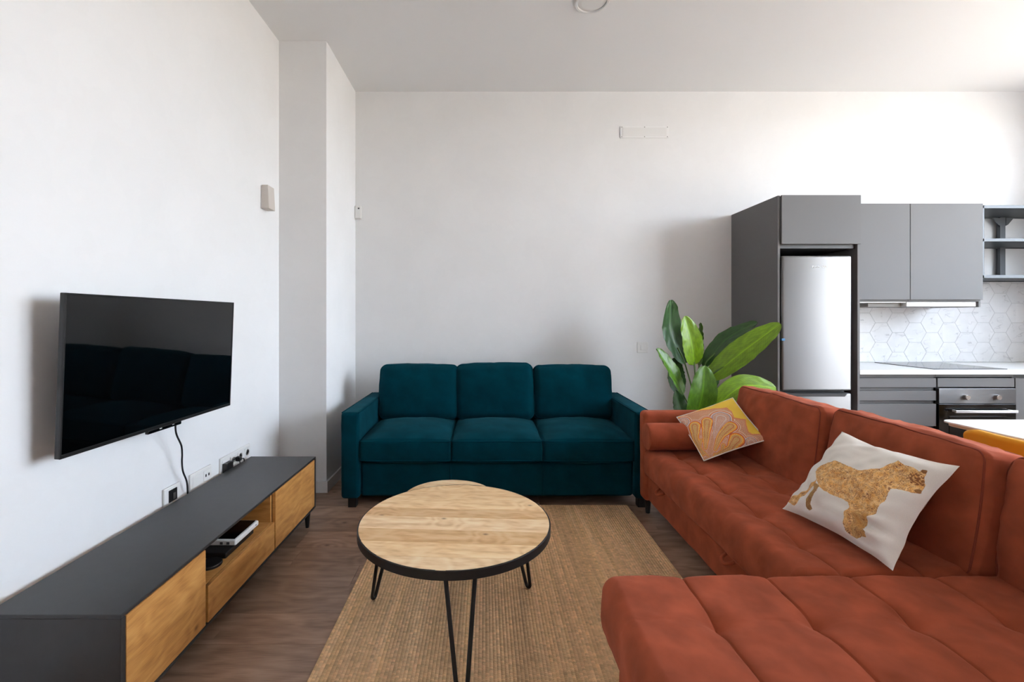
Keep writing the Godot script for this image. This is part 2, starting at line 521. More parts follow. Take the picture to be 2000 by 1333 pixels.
	var paisley := picture(448, 448, func(x: int, y: int) -> Color:
		var p := Vector2(x / 448.0, y / 448.0)
		if not inside(p, field): return Color(0.93, 0.78, 0.28)
		var near_edge := not inside(p + Vector2(0.022, -0.022), field) or not inside(p + Vector2(0.02, 0.0), field)
		var q := -1.0
		var which := -1
		for k in drops.size():
			var dr: Array = drops[k]
			for i in dr.size():
				var a := Vector2(dr[i][0], dr[i][1])
				var ra: float = dr[i][2]
				var val := 1.0 - p.distance_to(a) / ra
				if i + 1 < dr.size():
					var b := Vector2(dr[i + 1][0], dr[i + 1][1])
					var s := clampf((p - a).dot(b - a) / (b - a).length_squared(), 0.0, 1.0)
					val = 1.0 - p.distance_to(a.lerp(b, s)) / lerpf(ra, dr[i + 1][2], s)
				if val > q:
					q = val
					which = k
		var sp := pn.get_noise_2d(x * 2.0, y * 2.0)
		if near_edge and q < 0.0: return Color(0.80, 0.42, 0.28).lerp(Color(0.90, 0.66, 0.45), 0.5 + sp)
		var petal := 0.05 * sin(atan2(p.y - drops[which][0][1], p.x - drops[which][0][0]) * 17.0)
		if q > 0.0:
			if q < 0.08: return Color(0.90, 0.82, 0.79)
			if which >= 6 and which <= 8:
				if q < 0.2: return Color(0.70, 0.60, 0.60)
				return Color(0.78, 0.50, 0.40).lerp(Color(0.90, 0.80, 0.72), clampf(0.5 + sp * 2.6, 0, 1)) if absf(q - 0.55) > 0.05 else Color(0.86, 0.78, 0.74)
			if q < 0.18: return Color(0.72, 0.28, 0.18).lerp(Color(0.82, 0.44, 0.26), 0.5 + sp)
			if q + petal < 0.30: return Color(0.92, 0.55, 0.20)
			if q + petal < 0.42: return Color(0.94, 0.74, 0.36)
			if absf(q - 0.66) < 0.05: return Color(0.80, 0.46, 0.26)
			return Color(0.90, 0.75, 0.52).lerp(Color(0.76, 0.54, 0.30), clampf(0.5 + sp * 2.6, 0, 1))
		if q > -0.16: return Color(0.86, 0.60, 0.40).lerp(Color(0.80, 0.42, 0.28), clampf(0.5 + sp * 2.5, 0, 1))
		if q > -0.26: return Color(0.88, 0.78, 0.70)
		return Color(0.90, 0.70, 0.52).lerp(Color(0.72, 0.46, 0.40), clampf(0.4 + sp * 2.6, 0, 1)))
	M.paisley = mat(Color(1, 1, 1), 0.85)
	M.paisley.albedo_texture = paisley
	M.glass = mat(Color(1, 1, 1, 0.06), 0.02)
	M.glass.transparency = BaseMaterial3D.TRANSPARENCY_ALPHA

# ---------------------------------------------------------------- the scene
const WL := -1.54      # left wall
const WR := 5.2        # right wall
const WB := 4.16       # depth of the back wall
const WF := -2.6       # the wall behind the camera
const CH := 3.37       # ceiling

func _ready() -> void:
	var cam := Camera3D.new()
	cam.name = "camera"
	cam.projection = Camera3D.PROJECTION_FRUSTUM
	cam.near = 0.1
	cam.far = 100.0
	cam.size = 0.1 * 1333.0 / 890.0
	cam.frustum_offset = Vector2(52.0, -44.5) / 890.0 * 0.1
	cam.position = Vector3(0, 1.30, 0)
	add_child(cam)
	cam.current = true
	var env := Environment.new()
	var sky := ProceduralSkyMaterial.new()
	sky.sky_top_color = Color(0.84, 0.91, 1.0)
	sky.sky_horizon_color = Color(0.935, 0.968, 1.0)
	sky.ground_horizon_color = Color(0.77, 0.73, 0.68)
	sky.ground_bottom_color = Color(0.66, 0.64, 0.61)
	sky.sky_energy_multiplier = 1.0
	env.background_mode = Environment.BG_SKY
	env.sky = Sky.new()
	env.sky.sky_material = sky
	env.background_energy_multiplier = 30.0
	env.tonemap_mode = Environment.TONE_MAPPER_LINEAR
	env.tonemap_exposure = 1.0
	env.sdfgi_enabled = true
	env.ssao_enabled = true
	env.ssil_enabled = true
	var we := WorldEnvironment.new()
	we.name = "world_environment"
	we.environment = env
	add_child(we)
	make_materials()
	room()
	teal_sofa()
	rust_sofa()
	kitchen()
	tv_stand()
	television()
	coffee_table("coffee_table", "large round coffee table with light plank top and dark metal rim", Vector3(-0.128, 0.0095, -1.926), 0.40, 0.442, [2.137, 2.024, 1.94, 1.823, 1.72, 1.617], 1.926, [157.0, 37.0, -83.0], 0.415)
	coffee_table("coffee_table", "lower round side table mostly hidden behind the larger coffee table", Vector3(-0.204, 0.0095, -2.56), 0.26, 0.292, [2.66, 2.56, 2.46], 2.56, [30.0, 150.0, 90.0 + 180.0], 0.255)
	rug()
	cushions()
	plant()
	dining()
	fittings()

# rectangular hole list on a wall: pieces between openings
func room() -> void:
	# floor of laminate planks running across the room
	var fl := struct("floor", bx(WL - 0.15, WR + 0.15, -0.15, -0.014, WF - 0.15, WB + 0.15, 0.0), M.hole, "brown wood-look laminate floor")
	var rng := RandomNumberGenerator.new()
	rng.seed = 7
	var pw := 0.192
	var shapes := {}
	var row := 0
	var d := WF
	while d < WB - 0.001:
		var d1 := minf(d + pw, WB)
		var x := WL - rng.randf_range(0.1, 1.2)
		while x < WR:
			var x0 := maxf(x, WL)
			var x1 := minf(x + 1.285, WR)
			if x1 - x0 > 0.02:
				var key := "%.3f %.3f" % [x1 - x0, d1 - d]
				if not shapes.has(key): shapes[key] = bx(0, x1 - x0 - 0.0008, -0.0135, 0, 0, d1 - d - 0.0008, 0.0012).mesh()
				inst("plank", shapes[key], M.floor[rng.randi() % 6], fl, Vector3(x0, 0, -d))
			x += 1.285
		d = d1
		row += 1
	struct("ceiling", bx(WL - 0.15, WR + 0.15, CH, CH + 0.15, WF - 0.15, WB + 0.15, 0.0), M.ceiling, "plain white ceiling")
	struct("wall_left", bx(WL - 0.15, WL, 0, CH, WF, WB, 0.0), M.wall, "plain white wall behind the television")
	var wb := struct("wall_back", bx(WL - 0.15, WR + 0.15, 0, CH, WB, WB + 0.15, 0.0), M.wall, "white wall behind the teal sofa and the kitchen")
	struct("wall_rear", bx(WL - 0.15, WR + 0.15, 0, CH, WF - 0.15, WF, 0.0), M.wall, "white wall behind the camera")
	struct("wall_pilaster", bx(WL, -1.186, 0, CH, 3.40, WB, 0.0), M.wall, "white square pilaster in the left corner")
	# right wall with two tall windows
	var mb := MB.new()
	var holes := [[-0.1, 1.75, 0.12], [2.05, 3.4, 1.5]]
	var y1 := 3.25
	for h in holes: bx(WR, WR + 0.2, 0, h[2], h[0], h[1], 0.0, mb)
	bx(WR, WR + 0.2, y1, CH, WF, WB, 0.0, mb)
	bx(WR, WR + 0.2, 0, y1, WF, holes[0][0], 0.0, mb)
	bx(WR, WR + 0.2, 0, y1, holes[0][1], holes[1][0], 0.0, mb)
	bx(WR, WR + 0.2, 0, y1, holes[1][1], WB, 0.0, mb)
	struct("wall_right", mb, M.wall, "white wall with two tall windows on the right")
	for k in 2:
		var a: float = holes[k][0]
		var b: float = holes[k][1]
		var y0: float = holes[k][2]
		var w := Node3D.new()
		w.name = "window_%d" % (k + 1)
		add_child(w)
		tag(w, ["tall white framed window nearer the camera", "tall white framed window nearer the kitchen"][k], "", "", "structure")
		var fr := MB.new()
		var mid := (a + b) / 2
		for q in [[a, a + 0.06], [b - 0.06, b], [mid - 0.05, mid + 0.05]]: bx(WR + 0.07, WR + 0.13, y0, y1, q[0], q[1], 0.004, fr)
		bx(WR + 0.07, WR + 0.13, y0, y0 + 0.06, a, b, 0.004, fr)
		bx(WR + 0.07, WR + 0.13, y1 - 0.06, y1, a, b, 0.004, fr)
		obj("window_frame", fr, M.skirting, w)
		for q in [[a + 0.06, mid - 0.05], [mid + 0.05, b - 0.06]]: obj("pane", bx(WR + 0.098, WR + 0.102, y0 + 0.06, y1 - 0.06, q[0], q[1], 0.0), M.glass, w)
	# skirting boards
	struct("baseboard_left", bx(WL, WL + 0.014, 0, 0.085, WF, 3.40, 0.002), M.skirting, "white skirting along the left wall")
	var bp := bx(WL + 0.014, -1.172, 0, 0.085, 3.386, 3.40, 0.002)
	bx(-1.186, -1.172, 0, 0.085, 3.40, WB, 0.002, bp)
	struct("baseboard_pilaster", bp, M.skirting, "white skirting around the pilaster")
	struct("baseboard_back", bx(-1.172, 2.243, 0, 0.085, WB - 0.014, WB, 0.002), M.skirting, "white skirting along the back wall")
	# hexagonal marble tiles above the worktop
	var tx0 := 2.88
	var tx1 := WR
	var ty0 := 0.901
	var ty1 := 1.655
	obj("grout", bx(tx0, tx1, ty0, ty1, WB - 0.0078, WB, 0.0), M.grout, wb)
	var R := 0.1035
	var rowh := R * sqrt(3.0)
	var rect := PackedVector2Array([Vector2(tx0, ty0), Vector2(tx1, ty0), Vector2(tx1, ty1), Vector2(tx0, ty1)])
	var whole: ArrayMesh = null
	for i in range(-6, 14):
		for j in range(-4, 6):
			var c := Vector2(3.604 + i * 1.5 * R, 1.169 + (j + (0.5 if posmod(i, 2) == 1 else 0.0)) * rowh)
			var hex := PackedVector2Array()
			for k in 6: hex.append(c + Vector2(cos(k * PI / 3), sin(k * PI / 3)) * (R - 0.001))
			var cut := Geometry2D.intersect_polygons(hex, rect)
			if cut.size() != 1: continue
			var poly: PackedVector2Array = cut[0]
			var m: Material = M.tile[posmod(i * 3 + j * 2, 5)]
			if poly.size() == 6 and rect[0].x + R < c.x and c.x < tx1 - R and c.y - rowh / 2 > ty0 and c.y + rowh / 2 < ty1:
				if whole == null:
					var own := PackedVector2Array()
					for q in hex: own.append(q - c)
					whole = plate(own, 0.009, 0.0015).mesh()
				inst("tile", whole, m, wb, Vector3(c.x, c.y, -WB))
			else:
				inst("tile", plate(poly, 0.009, 0.0015).mesh(), m, wb, Vector3(0, 0, -WB))

# ---------------------------------------------------------------- teal sofa
func puff(s: Vector3, r: float, crown: Vector3, div: Vector3i, sd: int, rough := 0.004) -> MB:
	var nz := noise(sd, 5.0, 3)
	var h := s / 2.0
	return soft(s, r, div, 4, func(p: Vector3, nn: Vector3) -> Vector3:
		var a := Vector3(clampf(1.0 - pow(p.x / h.x, 2), 0, 1), clampf(1.0 - pow(p.y / h.y, 2), 0, 1), clampf(1.0 - pow(p.z / h.z, 2), 0, 1))
		var q := p
		q.x += signf(p.x) * absf(nn.x) * crown.x * sqrt(a.y * a.z)
		q.y += signf(p.y) * absf(nn.y) * crown.y * sqrt(a.x * a.z)
		q.z += signf(p.z) * absf(nn.z) * crown.z * sqrt(a.x * a.y)
		return q + nn * nz.get_noise_3dv(p) * rough)

# cord along a rounded rectangle in the plane of two axes
func ring(w: float, h: float, r: float, fn: Callable, per := 6, straight := 10) -> Array:
	var o := []
	var cs := [Vector2(w / 2 - r, h / 2 - r), Vector2(-w / 2 + r, h / 2 - r), Vector2(-w / 2 + r, -h / 2 + r), Vector2(w / 2 - r, -h / 2 + r)]
	for k in 4:
		for i in per + 1:
			var a := k * PI / 2 + (PI / 2) * i / per
			o.append(fn.call(cs[k] + Vector2(cos(a), sin(a)) * r))
		var e: Vector2 = cs[k] + Vector2(cos((k + 1) * PI / 2), sin((k + 1) * PI / 2)) * r
		var f: Vector2 = cs[(k + 1) % 4] + Vector2(cos((k + 1) * PI / 2), sin((k + 1) * PI / 2)) * r
		for i in range(1, straight): o.append(fn.call(e.lerp(f, float(i) / straight)))
	return o

func teal_sofa() -> void:
	var t := thing("sofa", "teal velvet three-seat sofa against the white back wall", "sofa", D(0.08, 0, 3.54))
	var arm := func(x: float) -> void:
		var a := obj("armrest", puff(Vector3(0.124, 0.59, 0.87), 0.022, Vector3(0.004, 0.004, 0.004), Vector3i(3, 8, 10), 5, 0.003), M.teal, t, Vector3(x, 0.361, 0))
		for s in [-1, 1]:
			var cord := []
			for i in 21: cord.append(Vector3(0.057 * s, 0.2915, lerpf(-0.42, 0.42, i / 20.0)))
			obj("piping", tube(cord, 0.0045, 6), M.teal_dark, a)
	arm.call(-1.004)
	arm.call(1.004)
	obj("base", puff(Vector3(1.884, 0.245, 0.80), 0.02, Vector3(0, 0, 0.004), Vector3i(16, 4, 6), 6, 0.003), M.teal, t, Vector3(0, 0.189, -0.008))
	for x in [-0.32, 0.32]: obj("seam", tube([Vector3(x, 0.08, 0.3935), Vector3(x, 0.19, 0.396), Vector3(x, 0.30, 0.3935)], 0.003, 6), M.teal_dark, t)
	obj("backrest", soft(Vector3(1.884, 0.55, 0.13), 0.03), M.teal, t, Vector3(0, 0.36, -0.37))
	for k in 3:
		var x := (k - 1) * 0.628
		var w := 0.622
		var top := puff(Vector3(w, 0.135, 0.66), 0.014, Vector3(0.003, 0.066, 0.010), Vector3i(16, 4, 16), 20 + k, 0.006)
		var c := obj("seat_cushion", top, M.teal, t, Vector3(x, 0.392, 0.10))
		for s in [1, -1]:
			obj("piping", tube(ring(w - 0.002, 0.660, 0.02, func(q: Vector2) -> Vector3: return Vector3(q.x, 0.0655 * s, q.y)), 0.005, 6, true), M.teal_dark, c)
		# back cushions, each leaning a little differently
		var bw: float = [0.635, 0.625, 0.625][k]
		var bh: float = [0.435, 0.445, 0.43][k]
		var b := obj("back_cushion", puff(Vector3(bw, bh, 0.15), 0.05, Vector3(0.012, 0.012, 0.045), Vector3i(16, 12, 4), 30 + k, 0.008), M.teal, t, Vector3(x + [0.01, -0.005, 0.0][k], 0.478 + bh / 2, -0.205))
		b.rotation = Vector3(-0.17, [0.02, -0.03, -0.015][k], [0.0, 0.022, -0.008][k])
		for s in [1, -1]:
			obj("piping", tube(ring(bw - 0.010, bh - 0.010, 0.05, func(q: Vector2) -> Vector3: return Vector3(q.x, q.y, 0.060 * s)), 0.0055, 6, true), M.teal_dark, b)
	for x in [-0.995, 0.995]:
		for z in [0.385, -0.385]: obj("foot", soft(Vector3(0.055, 0.07, 0.055), 0.003), M.black, t, Vector3(x, 0.035, z))

# ---------------------------------------------------------------- rust corner sofa
func tufted(x0: float, x1: float, d0: float, d1: float, y0: float, y1: float, gx: Array, gd: Array, cx: float, cd: float, sd: int) -> MB:
	var s := Vector3(x1 - x0, y1 - y0, d1 - d0)
	var mid := Vector3((x0 + x1) / 2, (y0 + y1) / 2, -(d0 + d1) / 2)
	var ex := [[], [], []]
	for g in gx:
		for o in [-0.012, -0.006, -0.0025, 0.0, 0.0025, 0.006, 0.012]: ex[0].append(g - mid.x + o)
	for g in gd:
		for o in [-0.012, -0.005, 0.0, 0.005, 0.012]: ex[2].append(-g - mid.z + o)
	var nz := noise(sd, 4.0, 4)
	var mb := soft(s, 0.035, Vector3i(int(s.x / 0.018), 8, int(s.z / 0.018)), 5, func(p: Vector3, nn: Vector3) -> Vector3:
		var q := p
		var wx := p.x + mid.x
		var wd := -(p.z + mid.z)
		if nn.y > 0.0:
			var ax := 9.0
			var ad := 9.0
			for g in gx: ax = minf(ax, absf(wx - g))
			for g in gd: ad = minf(ad, absf(wd - g))
			var hollow := 0.010 * exp(-ax / 0.05) + 0.009 * exp(-ax / 0.006)
			hollow += 0.0022 * exp(-ad / 0.045)
			hollow += 0.016 * exp(-(ax * ax + ad * ad) / 0.0022) + 0.006 * exp(-(ax * ax + ad * ad) / 0.0003)
			q.y += nn.y * (0.014 - hollow + 0.007 * nz.get_noise_3d(p.x, 0, p.z) + 0.002 * nz.get_noise_3d(p.x * 6.0, 3.0, p.z * 6.0))
		var side := sqrt(clampf(1.0 - pow(p.y / (s.y / 2), 2), 0, 1))
		q.x += nn.x * (cx * side + 0.006 * nz.get_noise_3d(9.0, p.y * 2.0, p.z * 2.0))
		q.z += nn.z * (cd * side + 0.006 * nz.get_noise_3d(p.x * 2.0, p.y * 2.0, 5.0))
		return q, ex)
	return mb.moved(Transform3D(Basis(), mid))

func rust_sofa() -> void:
	var t := thing("corner_sofa", "rust orange velvet corner sofa bed with tufted chaise", "sofa", Vector3.ZERO)
	var gx := [0.646, 0.921, 1.196, 1.471]
	obj("base", puff(Vector3(0.86, 0.165, 1.50), 0.015, Vector3.ZERO, Vector3i(6, 4, 20), 41, 0.006), M.rust, t, D(1.50, 0.184, 2.25))
	obj("chaise_base", puff(Vector3(1.49, 0.165, 0.72), 0.015, Vector3.ZERO, Vector3i(20, 4, 8), 42, 0.006), M.rust, t, D(1.18, 0.184, 1.135))
	obj("seat_cushion", tufted(1.045, 1.79, 1.517, 2.985, 0.268, 0.442, gx, [2.80, 2.53, 2.26, 1.99, 1.72], 0.016, 0.0, 43), M.rust, t)
	obj("chaise_cushion", tufted(0.392, 1.79, 0.77, 1.512, 0.262, 0.448, gx, [1.27, 1.0], 0.016, 0.004, 44), M.rust, t)
	obj("armrest", puff(Vector3(0.89, 0.585, 0.098), 0.028, Vector3(0.003, 0.003, 0.003), Vector3i(10, 8, 2), 45, 0.004), M.rust, t, D(1.487, 0.389, 3.037))
	obj("backrest", soft(Vector3(0.11, 0.55, 2.31), 0.03), M.rust, t, D(1.885, 0.376, 1.93))
	# three loose back cushions leaning against the back
	for k in 3:
		var d0: float = [2.262, 1.512, 0.772][k]
		var w := 0.725
		var nz := noise(60 + k, 4.0, 4)
		var size := Vector3(0.15, 0.44, w)
		var shape := func(p: Vector3, nn: Vector3) -> Vector3:
			var q := p
			var fy := clampf(1.0 - pow(p.y / 0.22, 2), 0, 1)
			var fz := clampf(1.0 - pow(p.z / (w / 2), 2), 0, 1)
			q.x += nn.x * 0.045 * sqrt(fy * fz) * (1.0 if nn.x < 0 else 0.4)
			q.y += nn.y * (0.008 * fz + 0.010 * nz.get_noise_3d(p.x * 3.0, 0, p.z * 1.2))
			q.z += nn.z * 0.02 * fy
			var crease := 0.006 * nz.get_noise_3d(p.x * 2.0, p.y * 2.0, p.z * 2.0) + 0.004 * nz.get_noise_3d(p.x * 7.0, p.y * 3.0, p.z * 7.0)
			return q + nn * crease
		var b := soft(size, 0.028, Vector3i(6, 20, 30), 5, shape)
		var o := obj("back_cushion", b, M.rust, t, D([1.712, 1.735, 1.755][k], 0.632, d0 + w / 2))
		o.rotation = Vector3(0, [0.0, -0.065, -0.05][k], -0.13)
		for s in [-0.0668, 0.0668]:
			obj("seam", tube(ring(0.4236, w - 0.0164, 0.03, func(q: Vector2) -> Vector3:
				var nn := Vector3(signf(s), q.x / 0.2118 if absf(q.x) > 0.18 else 0.0, q.y / (w / 2) if absf(q.y) > w / 2 - 0.04 else 0.0).normalized()
				return shape.call(Vector3(s, q.x, q.y), nn) + nn * 0.0008), 0.0032, 6, true), M.rust_seam, o)
	# pull tabs under the seat cushion, feet
	for d in [1.955, 2.71]:
		obj("pull_tab", tube(spline([D(1.05, 0.272, d - 0.035), D(1.025, 0.258, d - 0.025), D(1.018, 0.25, d), D(1.025, 0.258, d + 0.025), D(1.05, 0.272, d + 0.035)], 5), 0.008, 8), M.rust, t)
	for p in [[1.085, 3.045], [1.88, 3.045], [0.47, 0.83], [1.88, 0.83], [0.47, 1.44]]:
		obj("foot", lathe([[0.0, 0.0], [0.014, 0.0], [0.022, 0.103], [0.0, 0.103]], 16), M.black, t, D(p[0], 0.0 if p[0] > 1.0 else 0.0095, p[1]))

# ---------------------------------------------------------------- kitchen
func kitchen() -> void:
	var t := thing("fridge_cabinet", "tall grey kitchen cabinet enclosing the steel fridge", "cabinet")
	obj("side_panel", bx(2.245, 2.263, 0, 2.243, 3.50, WB, 0.0012), M.grey, t)
	obj("side_panel", bx(2.858, 2.876, 0, 2.243, 3.50, WB, 0.0012), M.grey, t)
	obj("carcass", bx(2.263, 2.858, 1.84, 2.243, 3.522, WB, 0.0012), M.grey_rail, t)
	obj("door", bx(2.2665, 2.8725, 1.869, 2.243, 3.484, 3.50, 0.0015), M.grey, t)
	obj("back_panel", bx(2.263, 2.858, 0.0, 1.84, WB - 0.02, WB - 0.012, 0.0), M.dark_side, t)
	var f := thing("fridge", "brushed steel fridge freezer inside the grey tall cabinet", "fridge", D(2.536, 0, 3.8))
	var bow := func(p: Vector3, nn: Vector3) -> Vector3: return p + Vector3(0, 0, maxf(nn.z, 0.0) * 0.004 * (1.0 - pow(p.x / 0.268, 2)))
	obj("body", bx(-0.262, 0.262, 0.02, 1.775, -0.25, 0.30, 0.006), M.dark_side, f)
	obj("door", soft(Vector3(0.536, 1.035, 0.06), 0.014, Vector3i(24, 1, 1), 5, bow), M.steel, f, Vector3(0, 1.262, 0.285))
	var low := obj("door", soft(Vector3(0.536, 0.68, 0.06), 0.014, Vector3i(24, 1, 1), 5, bow), M.steel, f, Vector3(0, 0.385, 0.285))
	var grip := plate(PackedVector2Array([Vector2(-0.23, 0.0), Vector2(-0.21, -0.022), Vector2(0.21, -0.022), Vector2(0.23, 0.0)]), 0.006, 0.001)
	obj("handle", grip, M.black, low, Vector3(0, 0.338, 0.0295))
	var badge := MB.new()
	var xs := [[-0.05, 0.018, 0.018], [-0.028, 0.015, 0.014], [-0.009, 0.014, 0.014], [0.009, 0.014, 0.016], [0.027, 0.014, 0.018], [0.044, 0.013, 0.018]]
	for q in xs:
		for s in [0, 1]: join(badge, soft(Vector3(0.004, q[2], 0.002), 0.0008), Transform3D(Basis(), Vector3(q[0] + s * q[1] * 0.65, 0, 0)))
		join(badge, soft(Vector3(q[1] * 0.7, 0.004, 0.002), 0.0008), Transform3D(Basis(), Vector3(q[0] + q[1] * 0.33, q[2] * 0.3 * (1 if q[0] < 0 else -1), 0)))
	tag(obj("maker_badge", badge, M.white_print, f, Vector3(0.012, 1.693, 0.3198)), "small white lettered badge")
	tag(obj("tape_strip", bx(-0.272, -0.246, 1.128, 1.145, -0.3185, -0.26, 0.001), M.tape, f), "strip of blue tape")
	# wall cabinets over the worktop
	for k in 2:
		var x0: float = [2.878, 3.472][k]
		var x1: float = [3.470, 4.066][k]
		var c := thing("wall_cabinet", ["grey wall cabinet beside the tall fridge unit", "grey wall cabinet above the slim cooker hood"][k], "cabinet", Vector3.ZERO, 0.0, "grey handleless wall cabinets")
		obj("carcass", bx(x0, x1, 1.438, 2.236, 3.742, WB, 0.0012), M.grey, c)
		obj("door", bx(x0 + 0.0015, x1 - 0.0015, 1.452, 2.238, 3.722, 3.74, 0.0015), M.grey, c)
		if k == 0: obj("underside_panel", bx(x0, x1, 1.428, 1.437, 3.76, WB - 0.01, 0.001), M.table_white, c)
		else: obj("side_panel", bx(x1 - 0.016, x1, 1.392, 1.437, 3.742, WB, 0.001), M.grey, c)
	var hd := thing("range_hood", "slim white cooker hood under the wall cabinet", "cooker hood")
	obj("housing", bx(3.474, 4.046, 1.398, 1.434, 3.775, WB - 0.02, 0.003), M.alu, hd)
	obj("front_strip", bx(3.474, 4.046, 1.397, 1.436, 3.757, 3.773, 0.003), M.white_print, hd)
	obj("filter", bx(3.52, 4.0, 1.3945, 1.3975, 3.80, WB - 0.06, 0.001), M.steel, hd)
	obj("duct_box", bx(3.19, 3.47, 1.394, 1.427, 3.80, 4.1, 0.003), M.duct, hd)
	# base units
	var b := thing("base_cabinet", "grey base cabinet with a stack of handleless drawers", "cabinet")
	obj("carcass", bx(2.878, 3.486, 0.1, 0.864, 3.545, WB - 0.02, 0.001), M.grey_rail, b)
	obj("plinth", bx(2.878, 3.486, 0.0, 0.1, 3.59, 3.61, 0.001), M.grey_rail, b)
	obj("rail", bx(2.878, 3.486, 0.845, 0.864, 3.53, 3.545, 0.001), M.grey, b)
	for q in [[0.765, 0.837], [0.664, 0.738], [0.466, 0.638], [0.12, 0.438]]:
		obj("drawer", bx(2.886, 3.482, q[0], q[1], 3.52, 3.54, 0.0015), M.grey, b)
		obj("grip_rail", bx(2.886, 3.47, q[1] + 0.004, q[1] + 0.02, 3.541, 3.5449, 0.001), M.grey, b)
	var ov := thing("oven", "built-in oven with steel control panel and black glass door", "oven", D(3.79, 0, 3.52))
	obj("body", bx(-0.296, 0.296, 0.16, 0.76, 0.02, 0.56, 0.002), M.dark_side, ov)
	obj("control_panel", bx(-0.297, 0.297, 0.643, 0.758, -0.012, 0.02, 0.002), M.steel, ov)
	obj("oven_door", bx(-0.297, 0.297, 0.165, 0.638, -0.012, 0.02, 0.003), M.black_gloss, ov)
	obj("door_window", bx(-0.22, 0.22, 0.22, 0.545, -0.0145, -0.011, 0.001), M.hob, ov)
	var hb := MB.new()
	bx(-0.212, 0.262, 0.578, 0.599, -0.058, -0.045, 0.003, hb)
	for x in [-0.19, 0.24]: bx(x - 0.008, x + 0.008, 0.58, 0.597, -0.05, -0.011, 0.002, hb)
	obj("handle", hb, M.alu, ov)
	for x in [-0.098, 0.142]:
		var kn := lathe([[0.0, 0.0], [0.021, 0.0], [0.019, 0.022], [0.017, 0.026], [0.0, 0.026]], 24)
		kn.moved(Transform3D(Basis(Vector3.RIGHT, PI / 2), Vector3.ZERO))
		obj("knob", kn, M.chrome, ov, Vector3(x, 0.692, 0.012))
	var oh := thing("oven_housing", "grey base unit around the built-in oven", "cabinet")
	obj("top_panel", bx(3.494, 4.086, 0.768, 0.837, 3.52, 3.54, 0.0015), M.grey, oh)
	obj("rail", bx(3.488, 4.09, 0.845, 0.864, 3.53, 3.545, 0.001), M.grey, oh)
	obj("carcass", bx(3.488, 4.09, 0.1, 0.155, 3.545, WB - 0.02, 0.001), M.grey_rail, oh)
	obj("plinth", bx(3.488, 4.09, 0.0, 0.1, 3.59, 3.61, 0.001), M.grey_rail, oh)
	var sc := thing("base_cabinet", "grey base cabinet at the right edge beside the oven", "cabinet")
	obj("carcass", bx(4.094, WR - 0.005, 0.1, 0.864, 3.545, WB - 0.02, 0.001), M.grey_rail, sc)
	obj("plinth", bx(4.094, WR - 0.005, 0.0, 0.1, 3.59, 3.61, 0.001), M.grey_rail, sc)
	obj("door", bx(4.096, 4.64, 0.12, 0.837, 3.52, 3.54, 0.0015), M.grey, sc)
	obj("door", bx(4.644, WR - 0.01, 0.12, 0.837, 3.52, 3.54, 0.0015), M.grey, sc)
	tag(obj("worktop", bx(2.878, WR - 0.004, 0.867, 0.90, 3.50, WB - 0.01, 0.002), M.worktop), "long white kitchen worktop under the hexagon tiles", "worktop")
	tag(obj("induction_hob", bx(3.50, 4.075, 0.9, 0.905, 3.555, 4.1, 0.002), M.hob), "flat black glass hob set on the white worktop", "hob")
	# open metal shelf
	var s := thing("open_shelf", "dark grey metal open shelf at the right edge", "shelf")
	var sx0 := 4.082
	var sx1 := 5.12
	for y in [2.218, 1.945, 1.643]:
		var sh := obj("shelf_board", bx(sx0 + 0.026, sx1, y - 0.006, y + 0.006, 3.765, 4.13, 0.002), M.shelf, s)
		var fr := MB.new()
		bx(sx0, sx1, y - 0.013, y + 0.013, 3.75, 3.765, 0.002, fr)
		bx(sx0, sx1, y - 0.013, y + 0.013, 4.13, 4.145, 0.002, fr)
		bx(sx0, sx0 + 0.025, y - 0.013, y + 0.013, 3.765, 4.13, 0.002, fr)
		obj("frame_rail", fr, M.shelf, sh)
	for p in [[sx0, 3.75], [sx0, 4.12], [sx1 - 0.025, 3.75], [sx1 - 0.025, 4.12], [4.648, 4.115]]:
		obj("post", bx(p[0], p[0] + (0.05 if p[0] == 4.648 else 0.025), 1.63, 2.231, p[1], p[1] + 0.03, 0.002), M.shelf, s)
	for sgn in [-1, 1]:
		var br := plate(PackedVector2Array([Vector2(0, 0), Vector2(sgn * 0.07, 0), Vector2(sgn * 0.055, -0.02), Vector2(sgn * 0.02, -0.06), Vector2(0, -0.07)]), 0.006, 0.001)
		obj("corner_bracket", br, M.shelf, s, D(4.673 + sgn * 0.025, 2.205, 4.118))

